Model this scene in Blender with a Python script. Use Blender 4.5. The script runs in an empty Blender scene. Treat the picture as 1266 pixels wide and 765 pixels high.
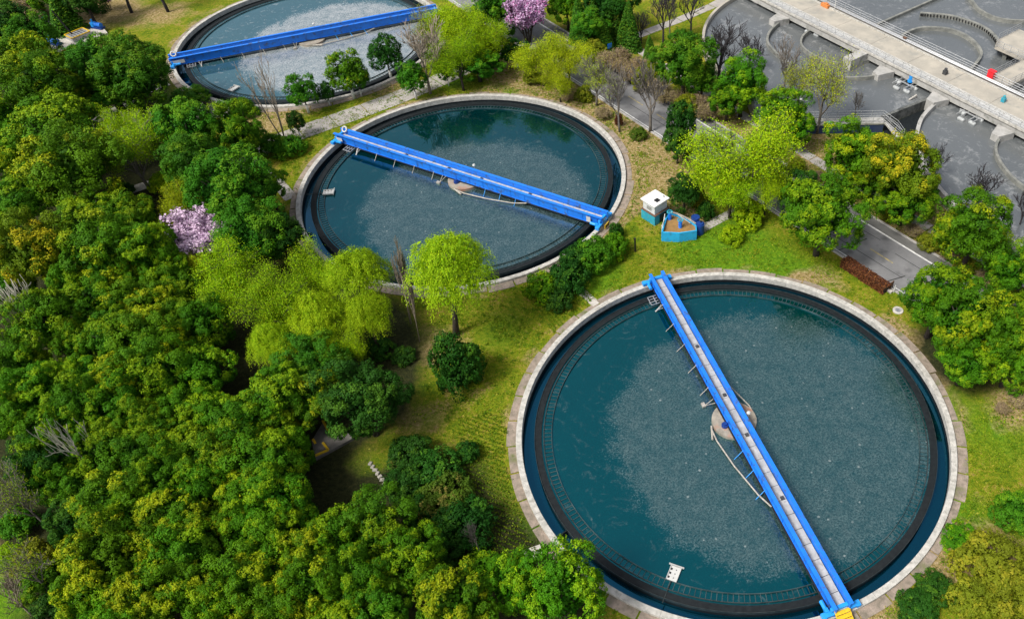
import bpy, math, random
import numpy as np
from mathutils import Vector, Matrix

S = bpy.context.scene
COL = S.collection
R_ = math.radians

# ------------------------------------------------------------------ camera, world, sun, exposure
CAM_F, CAM_P, CAM_H, CAM_CX = 1022.314, R_(45.0756), 61.486, 187.255      # focal length (px of 1266), pitch down, height, lens shift
cd = bpy.data.cameras.new('camera')
cam = bpy.data.objects.new('camera', cd); COL.objects.link(cam); S.camera = cam
cam.location = (0, 0, CAM_H)
cam.rotation_euler = (math.pi/2 - CAM_P, 0, 0)
cd.sensor_width = 36; cd.sensor_fit = 'HORIZONTAL'
cd.lens = 36 * CAM_F / 1266
cd.shift_x = -CAM_CX / 1266
cd.clip_start = 0.5; cd.clip_end = 4000

SUN_EL, SUN_AZ = R_(54), R_(232)          # azimuth clockwise from +Y: light comes from the left, a little from behind the camera
w = bpy.data.worlds.new('World'); S.world = w; w.use_nodes = True
nt = w.node_tree; nt.nodes.clear()
sky = nt.nodes.new('ShaderNodeTexSky'); sky.sky_type = 'NISHITA'; sky.sun_disc = False
sky.sun_elevation = SUN_EL; sky.sun_rotation = SUN_AZ
sky.air_density = 1.0; sky.dust_density = 4.0; sky.ozone_density = 1.0
bg = nt.nodes.new('ShaderNodeBackground'); bg.inputs['Strength'].default_value = 0.12
hs = nt.nodes.new('ShaderNodeHueSaturation'); hs.inputs['Saturation'].default_value = 0.42   # a thin white overcast
wo = nt.nodes.new('ShaderNodeOutputWorld')
nt.links.new(sky.outputs[0], hs.inputs['Color']); nt.links.new(hs.outputs[0], bg.inputs[0]); nt.links.new(bg.outputs[0], wo.inputs[0])

sd = bpy.data.lights.new('sun', 'SUN'); sd.energy = 2.9; sd.angle = R_(16); sd.color = (1.0, 0.96, 0.89)
sun = bpy.data.objects.new('sun', sd); COL.objects.link(sun)
dirv = Vector((math.sin(SUN_AZ)*math.cos(SUN_EL), math.cos(SUN_AZ)*math.cos(SUN_EL), math.sin(SUN_EL)))
sun.rotation_euler = dirv.to_track_quat('Z', 'Y').to_euler(); sun.location = dirv*150
S.view_settings.view_transform = 'Standard'; S.view_settings.look = 'None'
S.view_settings.exposure = 0.5; S.view_settings.gamma = 1; S.view_settings.use_curve_mapping = False
S.render.engine = 'CYCLES'
S.render.resolution_x = 1024; S.render.resolution_y = 618

# ------------------------------------------------------------------ helpers
def at(px, py, z=0.0):
    """ground position (at height z) of a spot measured on the photograph"""
    x = (px-633-CAM_CX)/CAM_F; y = (py-382.5)/CAM_F
    d = (x, math.cos(CAM_P)-y*math.sin(CAM_P), -math.sin(CAM_P)-y*math.cos(CAM_P))
    t = (z-CAM_H)/d[2]
    return Vector((d[0]*t, d[1]*t, z))
def mpp(p):
    """metres per photo pixel at world point p"""
    return (p[1]*math.cos(CAM_P)-(p[2]-CAM_H)*math.sin(CAM_P))/CAM_F

class MB:
    def __init__(s): s.v=[]; s.f=[]
    def add(s, vs, fs):
        o=len(s.v); s.v.extend([tuple(v) for v in vs]); s.f.extend([tuple(i+o for i in f) for f in fs]); return s
    def box(s, c, d, rz=0.0, taper=1.0):
        cx,cy,cz=c; dx,dy,dz=d[0]/2,d[1]/2,d[2]/2; ca,sa=math.cos(rz),math.sin(rz); vs=[]
        for k,zz in enumerate((-dz,dz)):
            t=taper if k else 1.0
            for x,y in ((-dx,-dy),(dx,-dy),(dx,dy),(-dx,dy)):
                x*=t; y*=t; vs.append((cx+ca*x-sa*y, cy+sa*x+ca*y, cz+zz))
        return s.add(vs, [(3,2,1,0),(4,5,6,7),(0,1,5,4),(1,2,6,5),(2,3,7,6),(3,0,4,7)])
    def bar(s, a, b, wd, h):
        """box beam between two points, wd wide and h high (z up)"""
        a=Vector(a); b=Vector(b); d=(b-a).normalized()
        sd_=d.cross(Vector((0,0,1)))
        sd_ = Vector((1,0,0)) if sd_.length<1e-4 else sd_.normalized()
        up=sd_.cross(d); vs=[]
        for p in (a,b):
            for u,v in ((-1,-1),(1,-1),(1,1),(-1,1)): vs.append(p+sd_*(u*wd/2)+up*(v*h/2))
        return s.add(vs, [(0,1,2,3),(7,6,5,4),(0,4,5,1),(1,5,6,2),(2,6,7,3),(3,7,4,0)])
    def tube(s, pts, rad, n=8, cap=True):
        pts=[Vector(p) for p in pts]
        if not hasattr(rad,'__len__'): rad=[rad]*len(pts)
        vs=[]; fs=[]; ref=Vector((0.31,0.95,0.05))
        for i,p in enumerate(pts):
            d=(pts[min(i+1,len(pts)-1)]-pts[max(i-1,0)])
            d = d.normalized() if d.length>1e-6 else Vector((0,0,1))
            u=d.cross(ref)
            if u.length<0.1: u=d.cross(Vector((1,0,0)))
            u.normalize(); v=d.cross(u)
            for k in range(n):
                a=2*math.pi*k/n; vs.append(p+(u*math.cos(a)+v*math.sin(a))*rad[i])
        for i in range(len(pts)-1):
            for k in range(n):
                k2=(k+1)%n; fs.append((i*n+k,i*n+k2,(i+1)*n+k2,(i+1)*n+k))
        if cap: fs.append(tuple(range(n-1,-1,-1))); fs.append(tuple((len(pts)-1)*n+k for k in range(n)))
        return s.add(vs,fs)
    def cyl(s, c, r, h, n=24, r2=None):
        return s.tube([(c[0],c[1],c[2]),(c[0],c[1],c[2]+h)],[r,r if r2 is None else r2],n)
    def lathe(s, prof, n=160, a0=0.0, a1=None, c=(0,0), jit=0.0):
        """sweep a closed (r,z) profile round the z axis; a1=None makes the full ring"""
        full=a1 is None; m=n if full else n+1; k=len(prof); vs=[]; fs=[]
        for i in range(m):
            a = a0+2*math.pi*i/n if full else a0+(a1-a0)*i/n
            for r,z in prof: vs.append((c[0]+r*math.cos(a), c[1]+r*math.sin(a), z))
        for i in range(n):
            j=(i+1)%m
            for q in range(k):
                q2=(q+1)%k; fs.append((i*k+q, j*k+q, j*k+q2, i*k+q2))
        if not full: fs.append(tuple(range(k))); fs.append(tuple((m-1)*k+q for q in range(k-1,-1,-1)))
        return s.add(vs,fs)
    def disc(s, c, r, n=160, r0=0.0):
        vs=[]; fs=[]
        if r0<=0:
            vs=[(c[0]+r*math.cos(2*math.pi*i/n), c[1]+r*math.sin(2*math.pi*i/n), c[2]) for i in range(n)]
            fs=[tuple(range(n))]
        else:
            for i in range(n):
                a=2*math.pi*i/n
                for q in (r0,r): vs.append((c[0]+q*math.cos(a), c[1]+q*math.sin(a), c[2]))
            fs=[(2*i,2*i+1,2*((i+1)%n)+1,2*((i+1)%n)) for i in range(n)]
        return s.add(vs,fs)
    def poly(s, pts, z0, z1):
        """vertical prism over a counter-clockwise outline"""
        n=len(pts); vs=[(p[0],p[1],z0) for p in pts]+[(p[0],p[1],z1) for p in pts]
        return s.add(vs, [tuple(range(n-1,-1,-1)), tuple(range(n,2*n))]+[(i,(i+1)%n,n+(i+1)%n,n+i) for i in range(n)])
    def sheet(s, pts, z):
        return s.add([(p[0],p[1],z) for p in pts],[tuple(range(len(pts)))])
    def mesh(s, name, m, smooth=False):
        me=bpy.data.meshes.new(name); me.from_pydata(s.v,[],s.f); me.update()
        if m: me.materials.append(m)
        if smooth: me.shade_smooth()
        return me
    def build(s, name, m, parent=None, smooth=False, bevel=0.0):
        o=bpy.data.objects.new(name, s.mesh(name,m,smooth)); COL.objects.link(o)
        if parent: o.parent=parent
        if bevel:
            b=o.modifiers.new('bevel','BEVEL'); b.width=bevel; b.segments=2; b.limit_method='ANGLE'
        return o

def tag(o, label=None, cat=None, group=None, kind=None):
    if label: o['label']=label
    if cat: o['category']=cat
    if group: o['group']=group
    if kind: o['kind']=kind
    return o
def thing(name, label, cat, loc=(0,0,0), rz=0.0, group=None):
    o=bpy.data.objects.new(name,None); COL.objects.link(o); o.location=loc; o.rotation_euler=(0,0,rz)
    o.empty_display_size=0.3
    return tag(o,label,cat,group)
def copy_tree(o, parent=None):
    c=o.copy(); COL.objects.link(c)
    if parent: c.parent=parent
    for ch in o.children: copy_tree(ch,c)
    return c

# ------------------------------------------------------------------ materials
def mat(name, base, rough=0.6, spec=0.4, metal=0.0, var=0.0, scale=3.0, col2=None, bump=0.0, bscale=20.0, detail=6, stain=None):
    m=bpy.data.materials.new(name); m.use_nodes=True; n=m.node_tree.nodes; l=m.node_tree.links
    b=n['Principled BSDF']; b.inputs['Roughness'].default_value=rough; b.inputs['Metallic'].default_value=metal
    b.inputs['Specular IOR Level'].default_value=spec; b.inputs['Base Color'].default_value=(*base,1)
    if var or col2 or bump or stain:
        g=n.new('ShaderNodeNewGeometry')
    if var or col2:
        c2=col2 or tuple(max(0,x*(1-var)) for x in base)
        t=n.new('ShaderNodeTexNoise'); t.inputs['Scale'].default_value=scale; t.inputs['Detail'].default_value=detail
        t.inputs['Roughness'].default_value=0.65
        r=n.new('ShaderNodeValToRGB'); r.color_ramp.elements[0].position=0.36; r.color_ramp.elements[1].position=0.64
        r.color_ramp.elements[0].color=(*c2,1); r.color_ramp.elements[1].color=(*base,1)
        l.new(g.outputs['Position'],t.inputs['Vector']); l.new(t.outputs['Fac'],r.inputs[0])
        out=r.outputs[0]
        if stain:
            t2=n.new('ShaderNodeTexNoise'); t2.inputs['Scale'].default_value=stain[1]; t2.inputs['Detail'].default_value=8
            l.new(g.outputs['Position'],t2.inputs['Vector'])
            r2=n.new('ShaderNodeValToRGB'); r2.color_ramp.elements[0].position=0.55; r2.color_ramp.elements[1].position=0.7
            mx=n.new('ShaderNodeMix'); mx.data_type='RGBA'; l.new(t2.outputs['Fac'],r2.inputs[0]); l.new(r2.outputs[0],mx.inputs[0])
            l.new(out,mx.inputs[6]); mx.inputs[7].default_value=(*stain[0],1); out=mx.outputs[2]
        l.new(out,b.inputs['Base Color'])
    if bump:
        t=n.new('ShaderNodeTexNoise'); t.inputs['Scale'].default_value=bscale; t.inputs['Detail'].default_value=5
        l.new(g.outputs['Position'],t.inputs['Vector'])
        bp=n.new('ShaderNodeBump'); bp.inputs['Strength'].default_value=bump; bp.inputs['Distance'].default_value=0.1
        l.new(t.outputs['Fac'],bp.inputs['Height']); l.new(bp.outputs[0],b.inputs['Normal'])
    return m

def leaf_mat(name, dark, light, young, transl=0.14, hue=0.008, val=0.16):
    """leaf colour from each leaf's own tint (r: leaf to leaf, g: new growth), each plant a little different"""
    m=bpy.data.materials.new(name); m.use_nodes=True; n=m.node_tree.nodes; l=m.node_tree.links
    b=n['Principled BSDF']; b.inputs['Roughness'].default_value=0.6; b.inputs['Specular IOR Level'].default_value=0.10
    a=n.new('ShaderNodeAttribute'); a.attribute_name='tint'
    sp=n.new('ShaderNodeSeparateColor'); l.new(a.outputs['Color'],sp.inputs[0])
    m1=n.new('ShaderNodeMix'); m1.data_type='RGBA'; m1.inputs[6].default_value=(*dark,1); m1.inputs[7].default_value=(*light,1); l.new(sp.outputs[0],m1.inputs[0])
    m2=n.new('ShaderNodeMix'); m2.data_type='RGBA'; l.new(m1.outputs[2],m2.inputs[6]); m2.inputs[7].default_value=(*young,1); l.new(sp.outputs[1],m2.inputs[0])
    oi=n.new('ShaderNodeObjectInfo')
    hv=n.new('ShaderNodeHueSaturation')
    r1=n.new('ShaderNodeMapRange'); r1.inputs['To Min'].default_value=0.5-hue; r1.inputs['To Max'].default_value=0.5+hue; l.new(oi.outputs['Random'],r1.inputs[0])
    w_=n.new('ShaderNodeMath'); w_.operation='MULTIPLY'; w_.inputs[1].default_value=7.31; l.new(oi.outputs['Random'],w_.inputs[0])
    fr=n.new('ShaderNodeMath'); fr.operation='FRACT'; l.new(w_.outputs[0],fr.inputs[0])
    r2=n.new('ShaderNodeMapRange'); r2.inputs['To Min'].default_value=1-val; r2.inputs['To Max'].default_value=1+val; l.new(fr.outputs[0],r2.inputs[0])
    l.new(r1.outputs[0],hv.inputs['Hue']); l.new(r2.outputs[0],hv.inputs['Value']); l.new(m2.outputs[2],hv.inputs['Color'])
    l.new(hv.outputs[0],b.inputs['Base Color'])
    if transl:
        tr=n.new('ShaderNodeBsdfTranslucent'); l.new(hv.outputs[0],tr.inputs[0])
        ms=n.new('ShaderNodeMixShader'); ms.inputs[0].default_value=transl
        l.new(b.outputs[0],ms.inputs[1]); l.new(tr.outputs[0],ms.inputs[2])
        l.new(ms.outputs[0],n['Material Output'].inputs['Surface'])
    return m

M={}
M['rim']=mat('pale concrete',(0.50,0.48,0.44),0.85,col2=(0.32,0.31,0.28),scale=2.2,bump=0.25,bscale=9,stain=((0.27,0.26,0.23),2.3))
M['concrete']=mat('grey concrete',(0.40,0.39,0.37),0.9,col2=(0.29,0.285,0.27),scale=0.8,bump=0.25,bscale=7,stain=((0.2,0.2,0.18),1.2))
M['wetconc']=mat('wet grey concrete',(0.235,0.235,0.21),0.75,col2=(0.12,0.125,0.115),scale=1.1,bump=0.3,bscale=8)
M['stained']=mat('black-streaked concrete',(0.16,0.165,0.155),0.9,col2=(0.035,0.038,0.036),scale=1.3,bump=0.3)
M['deckconc']=mat('deck concrete',(0.40,0.365,0.305),0.9,col2=(0.30,0.28,0.24),scale=0.35,bump=0.2,bscale=7,stain=((0.27,0.26,0.23),0.6))
M['apron']=mat('weathered paving',(0.32,0.255,0.21),0.95,col2=(0.17,0.145,0.11),scale=1.4,bump=0.5,bscale=8,stain=((0.10,0.12,0.035),0.7))
M['path']=mat('path concrete',(0.37,0.345,0.32),0.95,col2=(0.29,0.27,0.25),scale=0.7,bump=0.3,bscale=10,stain=((0.24,0.22,0.18),1.1))
M['slab']=mat('pale slab',(0.5,0.47,0.43),0.9,col2=(0.36,0.34,0.3),scale=1.5,bump=0.3,bscale=10)
M['algae']=mat('algae-dark concrete',(0.012,0.016,0.018),0.7,col2=(0.006,0.008,0.01),scale=2.5,bump=0.3,bscale=8,spec=0.2)
M['weir']=mat('weathered weir plate',(0.035,0.045,0.046),0.6,col2=(0.010,0.015,0.016),scale=2.0)
M['baffle']=mat('baffle plate',(0.05,0.08,0.085),0.6,col2=(0.008,0.025,0.03),scale=0.55)
M['blue']=mat('blue bridge paint',(0.010,0.185,0.74),0.42,spec=0.5,col2=(0.008,0.145,0.62),scale=0.7,bump=0.05,bscale=4,stain=((0.045,0.085,0.20),1.7))
M['lblue']=mat('light blue paint',(0.02,0.30,0.80),0.4,var=0.2,scale=2)
M['dblue']=mat('dark blue paint',(0.01,0.045,0.22),0.45,var=0.3,scale=3)
M['teal']=mat('teal wall paint',(0.03,0.33,0.42),0.6,col2=(0.02,0.24,0.36),scale=1.3,stain=((0.10,0.30,0.28),2.2))
M['cyan']=mat('cyan wall paint',(0.02,0.36,0.66),0.6,col2=(0.02,0.29,0.55),scale=1.1,stain=((0.03,0.22,0.38),1.7))
M['walk']=mat('walkway plate',(0.44,0.44,0.425),0.75,col2=(0.32,0.32,0.31),scale=1.3,stain=((0.30,0.29,0.27),2.2))
M['yellow']=mat('yellow paint',(0.75,0.48,0.02),0.5,var=0.25,scale=6)
M['white']=mat('white paint',(0.52,0.52,0.50),0.5,var=0.12,scale=3)
M['terrace']=mat('shaded paving',(0.16,0.15,0.135),0.95,var=0.4,scale=1.2)  # the shade of the wood is put into this paving colour
M['box']=mat('white rendered wall',(0.60,0.62,0.61),0.8,col2=(0.48,0.50,0.50),scale=1.2,stain=((0.36,0.38,0.37),2.0))
M['roofw']=mat('white flat roof',(0.74,0.73,0.71),0.8,col2=(0.62,0.61,0.59),scale=2.5)
M['galv']=mat('galvanised steel',(0.48,0.49,0.50),0.45,metal=0.5,var=0.25,scale=5)
M['steel']=mat('pale pipe steel',(0.46,0.42,0.36),0.5,metal=0.2,var=0.4,scale=3)
M['black']=mat('black paint',(0.012,0.012,0.013),0.5)
M['rubber']=mat('black rubber',(0.02,0.02,0.02),0.7)
M['tarp']=mat('dark grey cover',(0.06,0.062,0.065),0.6,var=0.4,scale=4)
M['red']=mat('red paint',(0.72,0.02,0.03),0.45,var=0.15,scale=4)
M['orange']=mat('orange paint',(0.62,0.22,0.06),0.5,var=0.2,scale=4)
M['pier']=mat('stained pier concrete',(0.34,0.30,0.24),0.9,col2=(0.21,0.19,0.155),scale=1.6,bump=0.3,bscale=6,stain=((0.30,0.16,0.11),0.8))
M['float']=mat('pontoon plastic',(0.40,0.42,0.42),0.6,col2=(0.28,0.29,0.29),scale=3)
M['bark']=mat('dark bark',(0.055,0.042,0.032),0.95,col2=(0.03,0.024,0.02),scale=5,bump=0.5,bscale=14)
M['barkgrey']=mat('grey bark',(0.17,0.15,0.13),0.95,col2=(0.10,0.088,0.075),scale=4)
M['barktan']=mat('tan bark',(0.27,0.225,0.17),0.95,col2=(0.18,0.145,0.11),scale=4)
M['barkdark']=mat('wet black bark',(0.040,0.036,0.040),0.95,col2=(0.025,0.022,0.024),scale=4)
M['barkpale']=mat('bleached dead wood',(0.46,0.43,0.36),0.9,col2=(0.33,0.31,0.26),scale=4)
M['lime']=mat('lime wash',(0.66,0.65,0.62),0.9,var=0.15,scale=5)
M['asphalt']=mat('grey asphalt',(0.20,0.20,0.203),0.9,col2=(0.14,0.14,0.143),scale=0.35,bump=0.3,bscale=30,stain=((0.10,0.10,0.103),0.5))
M['gutter']=mat('concrete gutter',(0.13,0.128,0.122),0.9,col2=(0.095,0.094,0.09),scale=0.9,bump=0.2,bscale=12)
M['kerb']=mat('kerb stone',(0.40,0.385,0.36),0.9,var=0.3,scale=1.5)
M['line']=mat('white road paint',(0.66,0.66,0.64),0.7,col2=(0.42,0.42,0.41),scale=2.5)
M['yline']=mat('worn yellow road paint',(0.42,0.33,0.10),0.8,col2=(0.17,0.16,0.125),scale=2.5)
M['seam']=mat('tar seam',(0.03,0.03,0.03),0.8)
M['mural']=mat('navy wall paint',(0.012,0.03,0.11),0.6,col2=(0.03,0.045,0.10),scale=0.6)
M['rust']=mat('rusty brown plate',(0.14,0.075,0.045),0.8,var=0.4,scale=4)
M['soilpit']=mat('brown pit floor',(0.30,0.17,0.055),0.7,col2=(0.19,0.11,0.04),scale=1.5)
M['stone']=mat('pale stone',(0.33,0.31,0.27),0.9,var=0.3,scale=3,bump=0.3)

L={}
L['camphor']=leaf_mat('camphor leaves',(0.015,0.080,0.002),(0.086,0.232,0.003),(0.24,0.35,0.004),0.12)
L['camphor_yellow']=leaf_mat('camphor leaves in yellow flush',(0.019,0.082,0.002),(0.105,0.232,0.003),(0.36,0.39,0.005),0.12)
L['camphor_orange']=leaf_mat('camphor leaves in orange flush',(0.040,0.092,0.003),(0.15,0.215,0.004),(0.50,0.38,0.009),0.12)
L['dark']=leaf_mat('dark evergreen leaves',(0.007,0.040,0.004),(0.024,0.095,0.006),(0.065,0.16,0.008),0.1)
L['bright']=leaf_mat('fresh green leaves',(0.014,0.088,0.004),(0.058,0.200,0.005),(0.14,0.27,0.007),0.12)
L['spring']=leaf_mat('yellow-green spring leaves',(0.14,0.30,0.003),(0.30,0.48,0.006),(0.44,0.54,0.010),0.25)
L['gold']=leaf_mat('yellow spring leaves',(0.18,0.28,0.004),(0.36,0.44,0.007),(0.48,0.47,0.012),0.25)
L['willow']=leaf_mat('willow leaves',(0.13,0.28,0.004),(0.32,0.49,0.007),(0.46,0.58,0.012),0.3)
L['pink']=leaf_mat('pale pink blossom',(0.58,0.42,0.58),(0.78,0.64,0.76),(0.42,0.29,0.44),0.3,0.005,0.1)
L['magenta']=leaf_mat('mauve blossom',(0.56,0.33,0.57),(0.74,0.56,0.73),(0.52,0.08,0.33),0.3,0.005,0.1)
L['conifer']=leaf_mat('cedar needles',(0.018,0.075,0.005),(0.050,0.145,0.008),(0.14,0.24,0.012))
L['olive']=leaf_mat('olive scrub leaves',(0.095,0.13,0.006),(0.20,0.235,0.010),(0.32,0.30,0.018))
L['redhedge']=leaf_mat('red-brown hedge leaves',(0.055,0.022,0.012),(0.15,0.045,0.022),(0.22,0.085,0.03))
L['drytwig']=leaf_mat('dry brown leaves',(0.20,0.145,0.085),(0.33,0.25,0.15),(0.30,0.29,0.05))
L['grass']=leaf_mat('grass blades',(0.10,0.19,0.005),(0.22,0.285,0.008),(0.36,0.32,0.045),0.3)
L['cover']=leaf_mat('ground cover leaves',(0.05,0.13,0.005),(0.13,0.225,0.008),(0.25,0.28,0.015),0.3)
L['autumnred']=leaf_mat('bronze young leaves',(0.03,0.075,0.005),(0.085,0.14,0.009),(0.22,0.17,0.04))
# ------------------------------------------------------------------ the setting: ground
TANKS={'A':Vector((6.53,46.76,0)),'B':Vector((-24.67,83.95,0)),'C':Vector((-54.74,120.48,0))}
TR=20.0; RIM=0.35
C1=Vector((27.4,118.0,0)); C2=Vector((53.2,85.8,0)); BR=21.3            # the two rounded ends of the oxidation ditches
DD=Vector((0.625,-0.781,0)); DN=Vector((0.781,0.625,0))               # along and across the central walkway
def axis(lo,a,b,hi):
    far=[]; d=2.0; x=a
    while x>lo: x-=d; d*=1.6; far.append(x)
    far=far[::-1]; mid=list(np.arange(a,b,0.8)); up=[]; d=2.0; x=b
    up.append(b)
    while x<hi: x+=d; d*=1.6; up.append(x)
    return np.array(far+mid+up)
gx=axis(-1500,-125,72,1500); gy=axis(-1200,16,150,1900)
X,Y=np.meshgrid(gx,gy); nx,ny=len(gx),len(gy)
def blob(px,py,r,val=1.0,sy=1.0):
    p=at(px,py); return val*np.exp(-(((X-p.x)/r)**2+((Y-p.y)/(r*sy))**2))
dry=np.zeros_like(X); soil=np.zeros_like(X); lush=np.zeros_like(X)
for a in ((800,190,6),(770,150,5),(745,120,5),(700,100,6),(790,240,4),(745,270,3,0.8),(640,85,6),(815,215,4),(330,150,5,0.9),(125,5,6,1),(200,20,7,.6),(60,25,9,.8),
          (1010,340,4,.6),(1130,440,4,1),(1150,480,2.5,.6),(1250,520,3,.45),(1255,490,3,.6),(540,425,4,.6),(520,520,4,.5),(600,480,4,.4),(485,120,3,.7),(500,150,2,.6),
          (980,180,6,1.2),(1120,270,6,.9),(1180,310,6,.9),(1000,250,4,.8),(860,260,3,.8),(720,300,3,.7),(1170,680,3,.6),(1240,700,5,.8),(1090,760,2.5,.6),
          (70,80,4,.9),(880,150,5,.8),(870,110,4,.9),(420,590,3,.55),(90,655,5,.8),(10,640,5,.9),(700,320,3,.5)): dry+=blob(*a)
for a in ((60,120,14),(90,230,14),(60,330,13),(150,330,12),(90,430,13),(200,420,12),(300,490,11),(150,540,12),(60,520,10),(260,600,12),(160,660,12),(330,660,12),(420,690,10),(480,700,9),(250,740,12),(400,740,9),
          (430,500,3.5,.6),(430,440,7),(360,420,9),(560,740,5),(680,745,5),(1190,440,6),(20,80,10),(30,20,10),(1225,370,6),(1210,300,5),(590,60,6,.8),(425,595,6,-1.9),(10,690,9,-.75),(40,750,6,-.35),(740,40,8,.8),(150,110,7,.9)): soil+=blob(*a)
for a in ((730,340,4),(880,300,5),(1120,480,5,.8),(560,600,5,.5),(650,680,3,1),(1000,345,4,.5),(560,95,4,.8),(640,112,4,.8),(930,320,6,.6),(620,410,4,.5),(1190,640,3,.7),(425,600,5,.5),(20,690,6,.8),(40,740,5,.3),(1240,540,5,.5),(180,130,5,.9),(220,200,4,.5)): lush+=blob(*a)
for c_ in TANKS.values():
    d_=np.hypot(X-c_.x,Y-c_.y); dry+=.55*np.exp(-((d_-21.2)/1.0)**2)*(.5+.5*np.sin(X*.9+1.3*np.sin(Y*.7)))
keep=np.ones((ny-1,nx-1),bool)
cxm=(X[:-1,:-1]+X[1:,1:])/2; cym=(Y[:-1,:-1]+Y[1:,1:])/2
Xs,Ys=X.copy(),Y.copy()
for c in TANKS.values():
    keep&=np.hypot(cxm-c.x,cym-c.y)>19.75
    d=np.hypot(Xs-c.x,Ys-c.y); k=(d<19.75)&(d>17)
    f=np.where(k,19.75/np.maximum(d,1e-6),1.0); Xs=np.where(k,c.x+(Xs-c.x)*f,Xs); Ys=np.where(k,c.y+(Ys-c.y)*f,Ys)
ii,jj=np.nonzero(keep); idx=lambda i,j:i*nx+j
F=np.stack([idx(ii,jj),idx(ii,jj+1),idx(ii+1,jj+1),idx(ii+1,jj)],1)
rg=np.random.default_rng(5)
Z=np.zeros_like(X)
V=np.stack([Xs.ravel(),Ys.ravel(),Z.ravel()],1)
def np_mesh(name,V,F,m,attr=None,smooth=False):
    me=bpy.data.meshes.new(name); nf,k=F.shape
    me.vertices.add(len(V)); me.vertices.foreach_set('co',np.asarray(V,np.float32).ravel())
    me.loops.add(nf*k); me.loops.foreach_set('vertex_index',F.astype(np.int32).ravel())
    me.polygons.add(nf); me.polygons.foreach_set('loop_start',np.arange(0,nf*k,k,dtype=np.int32)); 
    me.update(calc_edges=True)
    if attr is not None:
        a=me.color_attributes.new('tint','FLOAT_COLOR','POINT'); a.data.foreach_set('color',np.asarray(attr,np.float32).ravel())
    if m: me.materials.append(m)
    if smooth: me.shade_smooth()
    return me
att=np.stack([np.clip(dry,0,1.5).ravel(),np.clip(soil,0,1).ravel(),np.clip(lush,0,1).ravel(),np.ones(X.size)],1)

gm=bpy.data.materials.new('grass and soil'); gm.use_nodes=True; n=gm.node_tree.nodes; l=gm.node_tree.links
b=n['Principled BSDF']; b.inputs['Roughness'].default_value=0.95; b.inputs['Specular IOR Level'].default_value=0.15
geo=n.new('ShaderNodeNewGeometry'); at_=n.new('ShaderNodeAttribute'); at_.attribute_name='tint'
sp=n.new('ShaderNodeSeparateColor'); l.new(at_.outputs['Color'],sp.inputs[0])
def noise(s,d=6,r=0.6,dist=0.0):
    t=n.new('ShaderNodeTexNoise'); t.inputs['Scale'].default_value=s; t.inputs['Detail'].default_value=d; t.inputs['Roughness'].default_value=r; t.inputs['Distortion'].default_value=dist
    l.new(geo.outputs['Position'],t.inputs['Vector']); return t.outputs['Fac']
def mth(op,a,b_=None,c=None,clamp=False):
    m=n.new('ShaderNodeMath'); m.operation=op; m.use_clamp=clamp
    for i,v in enumerate((a,b_,c)):
        if v is None: continue
        if isinstance(v,(int,float)): m.inputs[i].default_value=v
        else: l.new(v,m.inputs[i])
    return m.outputs[0]
def ramp(f,stops):
    r=n.new('ShaderNodeValToRGB'); e=r.color_ramp.elements
    while len(e)<len(stops): e.new(0.5)
    for q,(p,c) in zip(e,stops): q.position=p; q.color=(*c,1)
    l.new(f,r.inputs[0]); return r.outputs[0]
def mix(f,a,b_):
    m=n.new('ShaderNodeMix'); m.data_type='RGBA'
    if isinstance(f,float): m.inputs[0].default_value=f
    else: l.new(f,m.inputs[0])
    for i,v in ((6,a),(7,b_)):
        if isinstance(v,tuple): m.inputs[i].default_value=(*v,1)
        else: l.new(v,m.inputs[i])
    return m.outputs[2]
fine=noise(2.6,10,0.72); mid=noise(0.42,7,0.65,0.4); big=noise(0.11,5,0.6,0.5)
grass=ramp(mth('ADD',mth('MULTIPLY',fine,0.55),mth('MULTIPLY',mid,0.45)),[(0.37,(0.038,0.082,0.003)),(0.44,(0.095,0.150,0.004)),(0.515,(0.165,0.190,0.007)),(0.57,(0.24,0.20,0.028)),(0.66,(0.28,0.21,0.085))])
lushc=ramp(fine,[(0.35,(0.040,0.120,0.004)),(0.6,(0.125,0.235,0.006)),(0.75,(0.20,0.27,0.012))])
dryc=ramp(fine,[(0.34,(0.10,0.09,0.018)),(0.45,(0.215,0.165,0.055)),(0.55,(0.33,0.245,0.115)),(0.66,(0.42,0.33,0.22))])
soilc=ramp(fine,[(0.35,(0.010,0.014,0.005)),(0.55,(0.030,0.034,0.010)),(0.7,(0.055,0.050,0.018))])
lm=mth('MULTIPLY_ADD',mth('SUBTRACT',mth('ADD',sp.outputs[2],mth('MULTIPLY',mid,0.9)),0.72),3.0,0.0,True)
dm=mth('MULTIPLY_ADD',mth('SUBTRACT',mth('ADD',mth('MULTIPLY',sp.outputs[0],0.75),mth('ADD',mth('MULTIPLY',mid,0.5),mth('MULTIPLY',big,0.55))),0.80),4.6,0.0,True)
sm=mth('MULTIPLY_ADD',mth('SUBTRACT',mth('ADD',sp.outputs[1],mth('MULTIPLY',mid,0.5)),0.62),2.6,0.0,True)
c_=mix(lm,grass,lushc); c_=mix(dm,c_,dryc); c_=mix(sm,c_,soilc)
tg=ramp(noise(11.0,4,0.8),[(0.36,(0.42,0.42,0.42)),(0.50,(1.0,1.0,1.0)),(0.66,(1.45,1.40,1.35))])     # tufts
mt=n.new('ShaderNodeMix'); mt.data_type='RGBA'; mt.blend_type='MULTIPLY'; mt.inputs[0].default_value=0.8; l.new(c_,mt.inputs[6]); l.new(tg,mt.inputs[7]); c_=mt.outputs[2]
l.new(c_,b.inputs['Base Color'])
bp=n.new('ShaderNodeBump'); bp.inputs['Strength'].default_value=0.9; bp.inputs['Distance'].default_value=0.15
l.new(noise(5.5,6,0.7),bp.inputs['Height']); l.new(bp.outputs[0],b.inputs['Normal'])
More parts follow.
